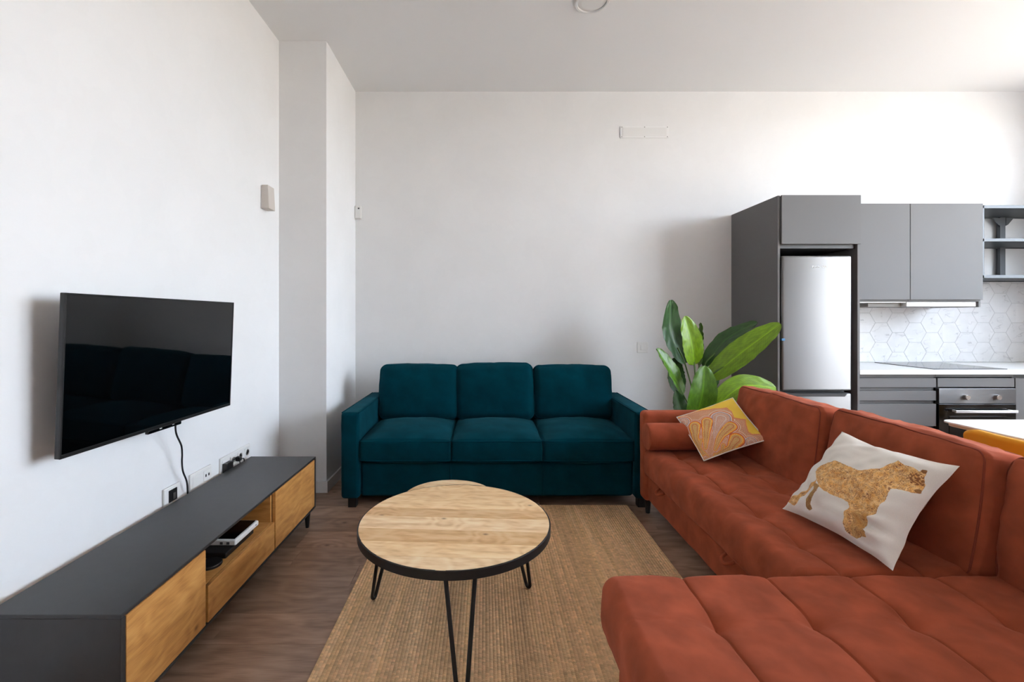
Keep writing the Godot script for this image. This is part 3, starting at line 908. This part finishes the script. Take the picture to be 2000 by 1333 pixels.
# ---------------------------------------------------------------- television and its stand
func tv_stand() -> void:
	var t := thing("tv_stand", "long low media unit with charcoal body and oak fronts", "tv stand")
	var xb := -1.50
	var xf := -1.084
	var d0 := 1.356
	var d1 := 2.915
	var y0 := 0.092
	var y1 := 0.416
	obj("top_panel", bx(xb, xf, y1 - 0.012, y1, d0, d1, 0.003), M.stand, t)
	obj("bottom_panel", bx(xb, xf, y0, y0 + 0.012, d0, d1, 0.003), M.stand, t)
	obj("side_panel", bx(xb, xf, y0 + 0.012, y1 - 0.012, d0, d0 + 0.018, 0.002), M.stand, t)
	obj("side_panel", bx(xb, xf, y0 + 0.012, y1 - 0.012, d1 - 0.018, d1, 0.002), M.stand, t)
	obj("back_panel", bx(xb, xb + 0.008, y0 + 0.012, y1 - 0.012, d0 + 0.018, d1 - 0.018, 0.0), M.oak2, t)
	for d in [1.772, 2.352]: obj("divider", bx(xb + 0.008, xf - 0.022, y0 + 0.012, y1 - 0.012, d - 0.008, d + 0.008, 0.001), M.oak2, t)
	obj("niche_shelf", bx(xb + 0.008, xf - 0.022, 0.238, 0.25, 1.78, 2.344, 0.001), M.oak2, t)
	obj("door", bx(xf - 0.019, xf - 0.001, y0 + 0.015, y1 - 0.016, d0 + 0.022, 1.769, 0.002), M.oak, t)
	obj("door", bx(xf - 0.019, xf - 0.001, y0 + 0.015, y1 - 0.016, 2.357, d1 - 0.021, 0.002), M.oak2, t)
	obj("drawer", bx(xf - 0.019, xf - 0.001, y0 + 0.015, 0.25, 1.784, 2.346, 0.002), M.oak, t)
	for d in [1.44, 2.83]:
		for x in [xf - 0.022, xb + 0.022]: obj("leg", lathe([[0.0, 0.0], [0.010, 0.0], [0.019, 0.092], [0.0, 0.092]], 16), M.black, t, D(x, 0, d))
	var r := thing("router", "white internet router with black top in the stand's niche", "router", D(-1.20, 0.2745, 2.155))
	obj("case", soft(Vector3(0.155, 0.026, 0.21), 0.008, Vector3i(1, 1, 1), 3), M.plastic, r, Vector3(0, 0.013, 0))
	obj("top_panel", soft(Vector3(0.132, 0.003, 0.186), 0.001), M.black_gloss, r, Vector3(0, 0.0268, 0))
	for x in [0.012, 0.042]: obj("port", soft(Vector3(0.013, 0.011, 0.004), 0.001), M.hole, r, Vector3(x, 0.012, 0.1045))
	obj("status_light", soft(Vector3(0.002, 0.005, 0.008), 0.0008), M.hole, r, Vector3(0.077, 0.013, -0.075))
	var s := thing("set_top_box", "flat black box beneath the white router", "set-top box", D(-1.215, 0.25, 2.105))
	obj("case", soft(Vector3(0.17, 0.024, 0.24), 0.006, Vector3i(1, 1, 1), 3), M.black, s, Vector3(0, 0.0122, 0))
	tag(obj("media_puck", lathe([[0.0, 0.0003], [0.044, 0.0003], [0.046, 0.003], [0.046, 0.010], [0.043, 0.0135], [0.0, 0.0145]], 40), M.black, null, D(-1.168, 0.25, 1.935)), "small round black gadget before the router in the niche", "gadget")

func television() -> void:
	# the panel leans a little forward and is turned a little off the wall
	var t := thing("television", "black flat-screen television mounted on the left wall", "television", D(-1.403, 1.105, 2.01))
	var z := Vector3(0.96, 0.0, 0.0)
	var along := (D(-1.385, 0, 2.49) - D(-1.42, 0, 1.53)).normalized()
	var right := -along                       # seen from the front, the screen's right hand is the near side
	var up := Vector3(0.037, 1, 0).normalized()
	var nrm := Vector3(1, 0, 0)
	up = (up - along * up.dot(along)).normalized()
	nrm = up.cross(along).normalized()
	if nrm.x < 0: nrm = -nrm
	t.basis = Basis(up.cross(nrm), up, nrm)
	var w := 0.962
	var h := 0.562
	obj("housing", soft(Vector3(w, h, 0.018), 0.003), M.bezel, t, Vector3(0, 0, -0.010))
	obj("rear_cover", soft(Vector3(w * 0.8, h * 0.55, 0.04), 0.012, Vector3i(1, 1, 1), 3), M.black, t, Vector3(0, -0.07, -0.038))
	obj("screen", soft(Vector3(w - 0.012, h - 0.020, 0.0016), 0.0005), M.screen, t, Vector3(0, 0.004, -0.0008))
	var fr := MB.new()
	for q in [[Vector3(0, h / 2 - 0.003, 0), Vector3(w, 0.006, 0.004)], [Vector3(0, -h / 2 + 0.006, 0), Vector3(w, 0.012, 0.004)], [Vector3(w / 2 - 0.003, 0, 0), Vector3(0.006, h, 0.004)], [Vector3(-w / 2 + 0.003, 0, 0), Vector3(0.006, h, 0.004)]]:
		join(fr, soft(q[1], 0.001), Transform3D(Basis(), q[0]))
	obj("bezel", fr, M.black, t)
	var bar := obj("sensor_bar", soft(Vector3(0.20, 0.016, 0.016), 0.004), M.black_gloss, t, Vector3(0.0, -h / 2 - 0.006, -0.004))
	obj("logo", soft(Vector3(0.013, 0.005, 0.001), 0.0004), M.alu, bar, Vector3(-0.03, 0.003, 0.0085))
	obj("logo", soft(Vector3(0.012, 0.003, 0.001), 0.0004), M.alu, bar, Vector3(0.045, 0.003, 0.0085))
	obj("wall_bracket", soft(Vector3(0.3, 0.2, 0.07), 0.004), M.black, t, Vector3(0, 0.02, -0.092))
	var inv := t.transform.affine_inverse()
	var cord := []
	for p in [D(-1.43, 0.90, 2.09), D(-1.43, 0.83, 2.10), D(-1.445, 0.76, 2.13), D(-1.462, 0.69, 2.19), D(-1.472, 0.64, 2.212), D(-1.475, 0.60, 2.215), D(-1.49, 0.545, 2.245), D(-1.505, 0.48, 2.295), D(-1.515, 0.42, 2.318), D(-1.52, 0.30, 2.33)]:
		cord.append(inv * p)
	obj("power_cord", tube(spline(cord, 6), 0.004, 8), M.black, t)

# ---------------------------------------------------------------- tables, rug
func coffee_table(called: String, label: String, at: Vector3, R: float, top: float, cuts: Array, centre_d: float, legs: Array, foot_r: float) -> void:
	var turn := deg_to_rad(-3.4)
	var t := thing(called, label, "coffee table", at, turn, "round hairpin coffee tables")
	var thick := 0.033
	var inner := R - 0.006
	obj("rim", lathe([[R - 0.0045, top - thick], [R, top - thick + 0.001], [R, top - 0.002], [R - 0.002, top - 0.0004], [R - 0.0045, top - 0.0004]], 96), M.iron, t)
	obj("underside", lathe([[0.0, top - thick + 0.004], [R - 0.0045, top - thick + 0.004], [R - 0.0045, top - 0.014], [0.0, top - 0.014]], 64), M.iron, t)
	var zs := [-inner]
	for c in cuts: zs.append(centre_d - c)
	zs.append(inner)
	zs.sort()
	var tones := [4, 0, 1, 2, 1, 0, 2, 3]
	for k in zs.size() - 1:
		var a: float = zs[k] + 0.0004
		var b: float = zs[k + 1] - 0.0004
		var mb := MB.new()
		var seg := 14
		for layer in 2:
			var y := top if layer == 0 else top - 0.0008
			var f := mb.v.size()
			for i in seg + 1:
				var s := float(i) / seg
				var za: float = lerpf(a, b, s)
				var half := sqrt(maxf(inner * inner - za * za, 0.0))
				if layer == 0:
					var zc: float = clampf(za, a + 0.0007, b - 0.0007)
					mb.add(Vector3(-half, y, zc), Vector3.UP); mb.add(Vector3(half, y, zc), Vector3.UP)
			if layer == 0:
				for i in seg: mb.quad(f + i * 2, f + i * 2 + 2, f + i * 2 + 3, f + i * 2 + 1)
		# long edges with a fine chamfer
		for e in [[a, -1], [b, 1]]:
			var half := sqrt(maxf(inner * inner - e[0] * e[0], 0.0))
			var zc: float = e[0] - e[1] * 0.0007
			var p := [Vector3(-half, top, zc), Vector3(half, top, zc), Vector3(half, top - 0.0008, e[0]), Vector3(-half, top - 0.0008, e[0])]
			var q := [p[3], p[2], Vector3(half, top - 0.014, e[0]), Vector3(-half, top - 0.014, e[0])]
			if e[1] > 0:
				p.reverse(); q.reverse()
			mb.flat(p); mb.flat(q)
		obj("plank", mb, M.mango[tones[(k + (0 if R > 0.35 else 3)) % 8]], t)
	for deg in legs:
		var a := deg_to_rad(deg) - turn
		var out := Vector3(cos(a), 0, -sin(a))
		var side := Vector3(-sin(a), 0, -cos(a))
		var yt := top - thick + 0.004
		var rt := foot_r - 0.09
		var pts := []
		for s in [-1, 1]:
			var leg := [out * rt + side * 0.055 * s + Vector3.UP * yt, out * (foot_r - 0.002) + side * 0.015 * s + Vector3.UP * 0.028]
			if s > 0:
				for w in range(1, 8):
					var g := -PI / 2 + PI * w / 8.0
					pts.append(out * foot_r + side * sin(g) * 0.015 + Vector3.UP * (0.0275 - cos(g) * 0.0195))
				leg.reverse()
			pts.append_array(leg)
		var lg := obj("leg", tube(pts, 0.008, 8), M.iron, t)
		obj("mounting_plate", soft(Vector3(0.13, 0.004, 0.04), 0.001).moved(Transform3D(Basis(Vector3.UP, a - PI / 2), out * (rt - 0.012) + Vector3.UP * (yt - 0.0025))), M.iron, lg)

func rug() -> void:
	var x0 := -0.633
	var x1 := 0.98
	var d0 := 0.85
	var d1 := 3.15
	var pitch := 0.34 / 24.0                # one rib of the weave
	var xs := []
	var x := x0
	while x < x1 - 1e-4:
		xs.append(x)
		x += pitch / 4.0
	xs.append(x1)
	var nx := xs.size() - 1
	var nd := 70
	var mb := MB.new()
	var st := noise(101, 1.0, 2)
	for i in nx + 1:
		var rib: float = floorf(xs[i] / pitch)
		for j in nd + 1:
			var d := lerpf(d0, d1, float(j) / nd)
			mb.add(D(xs[i], 0.0065 + 0.0028 * absf(sin(PI * xs[i] / pitch)), d), Vector3.UP)
			var tone := 1.0 + 0.20 * st.get_noise_2d(rib * 0.9, d * 0.8) + 0.13 * st.get_noise_2d(rib * 0.13 + 70.0, d * 0.6)
			if xs[i] > x1 - 0.07: tone *= 1.10
			var c := Color(0.96, 0.93, 0.90) * tone
			mb.col.append(Color(c.r, c.g, c.b * (1.0 + 0.08 * st.get_noise_2d(rib * 1.7, 9.0)), 1.0))
	for i in nx:
		for j in nd:
			var a := i * (nd + 1) + j
			mb.quad(a, a + nd + 1, a + nd + 2, a + 1)
	mb.smooth()
	# the edge down to the floor
	var rimpts := []
	for i in nx + 1: rimpts.append(i * (nd + 1))
	for j in range(1, nd + 1): rimpts.append(nx * (nd + 1) + j)
	for i in range(nx - 1, -1, -1): rimpts.append(i * (nd + 1) + nd)
	for j in range(nd - 1, 0, -1): rimpts.append(j)
	for k in rimpts.size():
		var a: Vector3 = mb.v[rimpts[k]]
		var b: Vector3 = mb.v[rimpts[(k + 1) % rimpts.size()]]
		mb.flat([Vector3(a.x, 0.0005, a.z), Vector3(b.x, 0.0005, b.z), b, a])
		for q in 4: mb.col.append(Color(0.9, 0.87, 0.82))
	tag(obj("jute_rug", mb, M.jute), "natural woven jute rug under the coffee tables", "rug")

# ---------------------------------------------------------------- cushions
# a pillow on a seam plane: centre, axis along u, axis along v, its sizes, bulge to the front and to the back
func pillow(w: float, h: float, front: float, back: float, sd: int, wr: float, ears: float, taper := 0.0) -> MB:
	var mb := MB.new()
	var nz := noise(sd, 5.0, 2)
	var N := 40
	for side in [1, -1]:
		var f := mb.v.size()
		for i in N + 1:
			for j in N + 1:
				var u := float(i) / N * 2.0 - 1.0
				var t := float(j) / N * 2.0 - 1.0
				var body := pow(clampf((1.0 - pow(absf(u), 2.4)) * (1.0 - pow(absf(t), 2.4)), 0, 1), 0.55)
				var pin := Vector2(1.0 - ears * (1.0 - t * t) * absf(u), 1.0 - ears * (1.0 - u * u) * absf(t))
				pin.x *= 1.0 - taper * (t + 1.0) / 2.0
				pin.x += 0.02 * nz.get_noise_2d(t * 0.22, u * 0.1) * absf(u)
				pin.y += 0.02 * nz.get_noise_2d(u * 0.22, 5.0 + t * 0.1) * absf(t)
				var z := (front if side > 0 else -back) * body
				z += side * (wr if side > 0 else wr * 0.25) * nz.get_noise_2d(u * 0.3 + t * 0.12, t * 0.34 - u * 0.1 + 3.0 * side) * minf(1.0, body * 2.5)
				if side > 0 and wr > 0.01:
					# slack folds low on the right-hand side
					for fo in [[0.20, -0.62, 0.85, -0.42, 0.012], [0.30, -0.80, 0.90, -0.66, 0.016], [-0.85, -0.35, -0.62, -0.75, 0.008], [-0.35, 0.72, 0.05, 0.92, 0.010]]:
						var fa := Vector2(fo[0], fo[1])
						var fb := Vector2(fo[2], fo[3])
						var g := clampf((Vector2(u, t) - fa).dot(fb - fa) / (fb - fa).length_squared(), 0.0, 1.0)
						var gap := Vector2(u, t).distance_to(fa.lerp(fb, g))
						z += fo[4] * (exp(-gap * gap / 0.004) - 0.8 * exp(-pow(gap - 0.12, 2) / 0.006)) * sin(clampf(g, 0.08, 0.92) * PI)
				mb.add(Vector3(u * pin.x * w / 2, t * pin.y * h / 2, z), Vector3.ZERO, Vector2((u + 1) / 2, (1 - t) / 2))
		for i in N:
			for j in N:
				var a := f + i * (N + 1) + j
				if side > 0: mb.quad(a, a + N + 1, a + N + 2, a + 1)
				else: mb.quad(a, a + 1, a + N + 2, a + N + 1)
	mb.smooth()
	return mb

func cushions() -> void:
	# bolster along the far arm
	var b := thing("bolster", "small round rust bolster against the far arm of the corner sofa", "bolster", D(1.285, 0.5475, 2.898))
	var prof := [[0.0, -0.265], [0.066, -0.265], [0.078, -0.262], [0.083, -0.254], [0.0845, -0.24], [0.0845, 0.24], [0.083, 0.254], [0.078, 0.262], [0.066, 0.265], [0.0, 0.265]]
	obj("body", lathe(prof, 48).moved(Transform3D(Basis(Vector3.BACK, PI / 2), Vector3.ZERO)), M.rust, b)
	for x in [-0.259, 0.259]:
		var rg := []
		for k in 36: rg.append(Vector3(x, cos(TAU * k / 36) * 0.081, sin(TAU * k / 36) * 0.081))
		obj("piping", tube(rg, 0.003, 6, true), M.rust, b)
	# big cat cushion
	var c := thing("cat_cushion", "cream cushion printed with an orange tiger, on the rust sofa", "cushion")
	var e1 := Vector3(0.0895, -0.0024, 0.996).normalized()
	var e2 := Vector3(0.616, 0.786, -0.0534)
	e2 = (e2 - e1 * e1.dot(e2)).normalized()
	c.transform = Transform3D(Basis(e1, e2, e1.cross(e2)), D(1.452, 0.634, 1.759))
	var cm := pillow(0.492, 0.425, 0.088, 0.04, 111, 0.016, 0.095, 0.065)
	obj("cover", cm, M.cat_print, c)
	# paisley cushion
	var p := thing("paisley_cushion", "small yellow and orange paisley cushion leaning on the bolster", "cushion")
	e1 = Vector3(0.9173, 0.3716, 0.143).normalized()
	e2 = Vector3(-0.0709, 0.5059, -0.8597)
	e2 = (e2 - e1 * e1.dot(e2)).normalized()
	p.transform = Transform3D(Basis(e1, e2, e1.cross(e2)), D(1.423, 0.632, 2.776))
	obj("cover", pillow(0.365, 0.365, 0.045, 0.012, 112, 0.006, 0.04), M.paisley, p)
	var rim := []
	for q in [[-1, -1, 1, -1], [1, -1, 1, 1], [1, 1, -1, 1], [-1, 1, -1, -1]]:
		for k in 12:
			var s := k / 12.0
			var u := lerpf(q[0], q[2], s)
			var t := lerpf(q[1], q[3], s)
			rim.append(Vector3(u * (1.0 - 0.04 * (1.0 - t * t)) * 0.1825, t * (1.0 - 0.04 * (1.0 - u * u)) * 0.1825, 0))
	tag(obj("piping", tube(rim, 0.0032, 6, true), M.linen, p), "pale corded edge")

# ---------------------------------------------------------------- plant
func leaf_blade(pts: Array, width: float, face: Vector3, fold: float, sd: int) -> MB:
	var mb := MB.new()
	var nz := noise(sd, 3.0, 2)
	var line := spline(pts, 10)
	var L := line.size()
	var C := 8
	for side in [1, -1]:
		var f := mb.v.size()
		for i in L:
			var s := float(i) / (L - 1)
			var tg: Vector3 = (line[mini(i + 1, L - 1)] - line[maxi(i - 1, 0)]).normalized()
			var up := (face - tg * face.dot(tg)).normalized()
			var across := tg.cross(up).normalized()
			var w := width * pow(sin(PI * pow(clampf(s * 0.97 + 0.015, 0, 1), 0.85)), 0.62) * 0.5
			for j in C + 1:
				var u := float(j) / C * 2.0 - 1.0
				var lift := absf(u) * w * fold + 0.012 * nz.get_noise_2d(s * 2.2, u * 0.8) * absf(u) + 0.0035 * sin(s * 60.0) * absf(u) * (w / maxf(width, 0.001))
				mb.add(line[i] + across * u * w * cos(fold) + up * (lift + side * 0.0007), Vector3.ZERO, Vector2((u + 1) / 2, 1.0 - s))
		for i in L - 1:
			for j in C:
				var a := f + i * (C + 1) + j
				if side > 0: mb.quad(a, a + 1, a + C + 2, a + C + 1)
				else: mb.quad(a, a + C + 1, a + C + 2, a + 1)
	mb.smooth()
	return mb

func plant() -> void:
	var at := D(1.665, 0, 3.52)
	var t := thing("potted_plant", "tall leafy artificial plant between the two sofas and fridge cabinet", "plant", at)
	obj("pot", lathe([[0.0, 0.0], [0.11, 0.0], [0.115, 0.004], [0.145, 0.27], [0.142, 0.275], [0.136, 0.275], [0.134, 0.25], [0.0, 0.25]], 40), M.pot, t)
	obj("soil", lathe([[0.134, 0.251], [0.0, 0.256]], 32), M.soil, t)
	# each blade: image-plane heights turned into metres at its own depth; [base, middle, tip], width, facing, fold, tone
	var L := [
		[Vector3(1.585, 0.94, 3.62), Vector3(1.49, 1.19, 3.66), Vector3(1.462, 1.445, 3.60), 0.20, Vector3(0.25, 0.1, 0.9), 0.25, "deep"],
		[Vector3(1.605, 0.945, 3.50), Vector3(1.555, 1.12, 3.44), Vector3(1.495, 1.315, 3.42), 0.175, Vector3(0.1, 0.15, 1), 0.2, "bright"],
		[Vector3(1.68, 0.93, 3.58), Vector3(1.685, 1.10, 3.60), Vector3(1.68, 1.265, 3.56), 0.13, Vector3(1, 0.0, 0.12), 0.2, "green"],
		[Vector3(1.51, 0.72, 3.48), Vector3(1.40, 0.90, 3.44), Vector3(1.285, 1.072, 3.42), 0.14, Vector3(0.55, 0.35, 0.8), 0.3, "green"],
		[Vector3(1.56, 0.70, 3.66), Vector3(1.525, 0.84, 3.66), Vector3(1.50, 0.985, 3.62), 0.15, Vector3(0.1, 0.0, 1), 0.2, "deep"],
		[Vector3(1.57, 0.52, 3.42), Vector3(1.61, 0.74, 3.38), Vector3(1.635, 0.945, 3.40), 0.205, Vector3(-0.1, 0.2, 1), 0.22, "green"],
		[Vector3(1.68, 0.62, 3.62), Vector3(1.76, 0.77, 3.62), Vector3(1.845, 0.925, 3.58), 0.15, Vector3(0.2, 0.0, 1), 0.2, "deep"],
		[Vector3(1.70, 0.84, 3.46), Vector3(1.92, 1.06, 3.38), Vector3(2.155, 1.26, 3.33), 0.20, Vector3(-0.45, 0.55, 0.75), 0.22, "bright"],
		[Vector3(1.71, 0.92, 3.56), Vector3(1.90, 1.13, 3.60), Vector3(2.10, 1.27, 3.52), 0.15, Vector3(-0.5, 0.6, 0.5), 0.2, "deep"],
		[Vector3(1.66, 0.57, 3.40), Vector3(1.88, 0.79, 3.36), Vector3(2.13, 0.785, 3.34), 0.185, Vector3(0.0, 0.55, 0.85), 0.22, "bright"],
		[Vector3(1.60, 0.45, 3.58), Vector3(1.52, 0.60, 3.56), Vector3(1.475, 0.74, 3.54), 0.13, Vector3(0.2, 0.1, 1), 0.2, "deep"],
	]
	for k in L.size():
		var l: Array = L[k]
		var p := []
		for q in 3: p.append(D(l[q].x, l[q].y, l[q].z) - at)
		var lf := obj("leaf", leaf_blade(p, l[3], l[4], l[5], 200 + k), M.leaf[l[6]], t)
		var root := Vector3(0.03 * cos(k * 2.4), 0.25, 0.03 * sin(k * 2.4))
		var stalk := spline([root, root.lerp(p[0], 0.5) + Vector3(0, 0.06, 0), p[0], p[0].lerp(p[1], 0.5) - l[4].normalized() * 0.004], 6)
		obj("stalk", tube(stalk, 0.006, 8), M.stem, lf)

# ---------------------------------------------------------------- dining corner
func dining() -> void:
	var t := thing("dining_table", "white dining table partly hidden behind the rust sofa", "table", D(3.25, 0, 1.80))
	var shape := PackedVector2Array()
	for k in 4:
		var c := Vector2([0.69, -0.69, -0.69, 0.69][k], [0.66, 0.66, -0.66, -0.66][k])
		for i in 9:
			var a := k * PI / 2 + PI / 2 * i / 8.0
			shape.append(c + Vector2(cos(a), sin(a)) * 0.06)
	obj("table_top", plate(shape, 0.008, 0.002).moved(Transform3D(Basis(Vector3.RIGHT, -PI / 2), Vector3(0, 0.732, 0))), M.table_white, t)
	var under := PackedVector2Array()
	for q in shape: under.append(q * 0.982)
	obj("edge_band", plate(under, 0.016, 0.0005).moved(Transform3D(Basis(Vector3.RIGHT, -PI / 2), Vector3(0, 0.716, 0))), M.table_edge, t)
	for x in [-0.62, 0.62]:
		for z in [-0.6, 0.6]: obj("leg", lathe([[0.0, 0.0], [0.016, 0.0], [0.026, 0.716], [0.0, 0.716]], 20), M.beech, t, Vector3(x, 0, z))
	var chair := make_chair("dining_chair", "yellow upholstered dining chair with its back to the rust sofa")
	chair.position = D(2.465, 0, 1.91)
	chair.rotation.y = PI / 2 + PI
	var other := make_chair("dining_chair", "yellow upholstered dining chair glimpsed beyond the white table")
	other.position = D(3.86, 0, 2.77)
	other.rotation.y = PI

# seat faces -z... the back stands at +z of the chair's own axes
func make_chair(called: String, label: String) -> Node3D:
	var t := thing(called, label, "chair", Vector3.ZERO, 0.0, "yellow dining chairs")
	obj("seat", puff(Vector3(0.46, 0.07, 0.44), 0.03, Vector3(0, 0.012, 0), Vector3i(8, 2, 8), 130, 0.002), M.yellow, t, Vector3(0, 0.45, 0.0))
	var back := soft(Vector3(0.48, 0.36, 0.045), 0.02, Vector3i(16, 8, 2), 4, func(p: Vector3, _n: Vector3) -> Vector3:
		var q := p
		q.z += -0.9 * p.x * p.x + 0.10 * (p.y + 0.18)
		var corner := maxf(absf(p.x) - 0.14, 0.0)
		if p.y > 0: q.y -= corner * corner * 3.0
		return q)
	obj("backrest", back, M.yellow, t, Vector3(0, 0.615, 0.215))
	for x in [-1, 1]:
		for z in [-1, 1]:
			var a := Vector3(x * 0.15, 0.42, z * 0.15)
			var b := Vector3(x * 0.215, 0.0, z * 0.215)
			obj("leg", tube([a, a.lerp(b, 0.5), b], 0.013, 10), M.beech, t)
	return t

# ---------------------------------------------------------------- things on the walls
func socket(label: String, d0: float, d1: float, holes: Array, top: float, category := "socket") -> Node3D:
	var t := thing("wall_socket", label, category, D(WL, top - 0.085, (d0 + d1) / 2), 0.0, "white sockets on the left wall")
	var half := (d1 - d0) / 2
	obj("frame", soft(Vector3(0.012, 0.092, d1 - d0), 0.004, Vector3i(1, 1, 1), 2).moved(Transform3D(Basis(), Vector3(0.006, 0.046, 0))), M.plastic, t)
	var cells := holes.size()
	for k in cells:
		var zc := half - (k + 0.5) * (d1 - d0) / cells
		var ins := obj("insert", soft(Vector3(0.006, 0.058, 0.058), 0.002), M.plastic if holes[k] != "dark" else M.black, t, Vector3(0.0125, 0.046, zc))
		if holes[k] == "round":
			var cup := lathe([[0.0, 0.0], [0.016, 0.0], [0.0195, 0.0025], [0.0205, 0.0025], [0.0205, 0.0]], 24).moved(Transform3D(Basis(Vector3.BACK, -PI / 2), Vector3.ZERO))
			obj("socket_well", cup, M.ivory, ins, Vector3(0.003, 0, 0))
			for z in [-0.0085, 0.0085]: obj("pin_hole", soft(Vector3(0.002, 0.006, 0.006), 0.0009), M.black, ins, Vector3(0.0045, 0, z))
		elif holes[k] == "twin":
			for z in [-0.013, 0.013]: obj("port", soft(Vector3(0.003, 0.014, 0.010), 0.001), M.black, ins, Vector3(0.003, 0.002, z))
		elif holes[k] == "dark":
			obj("port", soft(Vector3(0.004, 0.03, 0.018), 0.001), M.hole, ins, Vector3(0.003, -0.006, -0.008))
	return t

func fittings() -> void:
	socket("single white wall plate with black insert above the media unit", 2.169, 2.285, ["dark"], 0.475)
	socket("double white wall plate beside the television's hanging cord", 2.362, 2.545, ["blank", "twin"], 0.478)
	socket("four-gang white socket plate nearest the pilaster above the media unit", 2.632, 2.962, ["blank", "round", "round", "round"], 0.480)
	var ad := thing("power_adapter", "black power adapter on the wall behind the media unit", "adapter", D(WL + 0.012, 0.40, 2.675))
	obj("case", soft(Vector3(0.028, 0.055, 0.07), 0.005, Vector3i(1, 1, 1), 2).moved(Transform3D(Basis(), Vector3(0.017, 0.027, 0))), M.black, ad)
	obj("cord", tube(spline([Vector3(0.02, 0.05, -0.03), Vector3(0.03, 0.062, -0.05), Vector3(0.032, 0.055, -0.09), Vector3(0.03, 0.0, -0.11)], 5), 0.003, 6), M.black, ad)
	var pl := thing("plug", "black plug pushed into the four-gang socket plate", "plug", D(WL + 0.016, 0.435, 2.785))
	obj("body", soft(Vector3(0.03, 0.03, 0.03), 0.009, Vector3i(1, 1, 1), 3).moved(Transform3D(Basis(), Vector3(0.016, 0.006, 0))), M.black, pl)
	obj("cord", tube(spline([Vector3(0.03, 0.004, 0), Vector3(0.038, 0.0, -0.02), Vector3(0.032, -0.05, -0.03)], 5), 0.003, 6), M.black, pl)
	# alarm box on the left wall
	var al := thing("alarm_box", "beige box sounder high on the left wall by the pilaster", "alarm", D(WL, 2.054, 3.165))
	obj("back_plate", soft(Vector3(0.006, 0.155, 0.086), 0.002).moved(Transform3D(Basis(), Vector3(0.003, 0.08, 0))), M.plastic, al)
	obj("cover", soft(Vector3(0.046, 0.161, 0.092), 0.004, Vector3i(1, 1, 1), 2, func(p: Vector3, _n: Vector3) -> Vector3: return p + Vector3(0.008 * (0.5 - p.y / 0.161) * (1.0 if p.x > 0 else 0.0), 0, 0)).moved(Transform3D(Basis(), Vector3(0.029, 0.0805, 0))), M.ivory, al)
	var ms := thing("motion_sensor", "small white motion sensor in the corner above the teal sofa", "sensor", D(-1.155, 2.205, WB))
	obj("housing", soft(Vector3(0.056, 0.115, 0.036), 0.008, Vector3i(1, 1, 1), 3).moved(Transform3D(Basis(), Vector3(0, 0.0575, 0.018))), M.plastic, ms)
	obj("lens", soft(Vector3(0.016, 0.012, 0.004), 0.0015), M.hole, ms, Vector3(0.008, 0.09, 0.036))
	# ventilation cover on the back wall
	var v := thing("vent_cover", "white rectangular vent cover high on the back wall", "vent", D(1.451, 2.945, WB))
	obj("cover_plate", soft(Vector3(0.444, 0.108, 0.008), 0.003, Vector3i(1, 1, 1), 2).moved(Transform3D(Basis(), Vector3(0, 0.054, 0.004))), M.ceiling, v)
	obj("inner_panel", soft(Vector3(0.40, 0.078, 0.003), 0.001), M.skirting, v, Vector3(0, 0.054, 0.009))
	for x in [-0.208, 0.0, 0.208]:
		for y in [0.010, 0.098]: obj("screw", lathe([[0.0, 0.0], [0.004, 0.0], [0.003, 0.0015], [0.0, 0.0015]], 10).moved(Transform3D(Basis(Vector3.RIGHT, PI / 2), Vector3.ZERO)), M.hole, v, Vector3(x, y, 0.008))
	var sw := thing("light_switch", "white light switch on the back wall right of the teal sofa", "switch", D(1.433, 0.985, WB))
	obj("frame", soft(Vector3(0.098, 0.098, 0.010), 0.003, Vector3i(1, 1, 1), 2).moved(Transform3D(Basis(), Vector3(0, 0.049, 0.005))), M.plastic, sw)
	obj("rocker", soft(Vector3(0.048, 0.046, 0.006), 0.002), M.plastic, sw, Vector3(0.004, 0.047, 0.0115))
	var cl := thing("ceiling_light", "round white flush ceiling light, switched off", "ceiling light", D(0.697, CH, 2.97))
	obj("trim_ring", lathe([[0.093, -0.004], [0.095, -0.016], [0.106, -0.016], [0.112, -0.012], [0.113, -0.0005]], 64), M.skirting, cl)
	obj("diffuser", lathe([[0.0, -0.010], [0.070, -0.0095], [0.0905, -0.006]], 64), M.plastic, cl)
	var wl := thing("wall_detector", "tiny beige wall detector at the right edge of the back wall", "sensor", D(4.955, 3.05, WB))
	obj("case", soft(Vector3(0.05, 0.06, 0.03), 0.006, Vector3i(1, 1, 1), 2).moved(Transform3D(Basis(), Vector3(0, 0.03, 0.015))), M.table_edge, wl)
	obj("cap", soft(Vector3(0.044, 0.016, 0.026), 0.004).moved(Transform3D(Basis(), Vector3(0, 0.066, 0.014))), M.hole, wl)
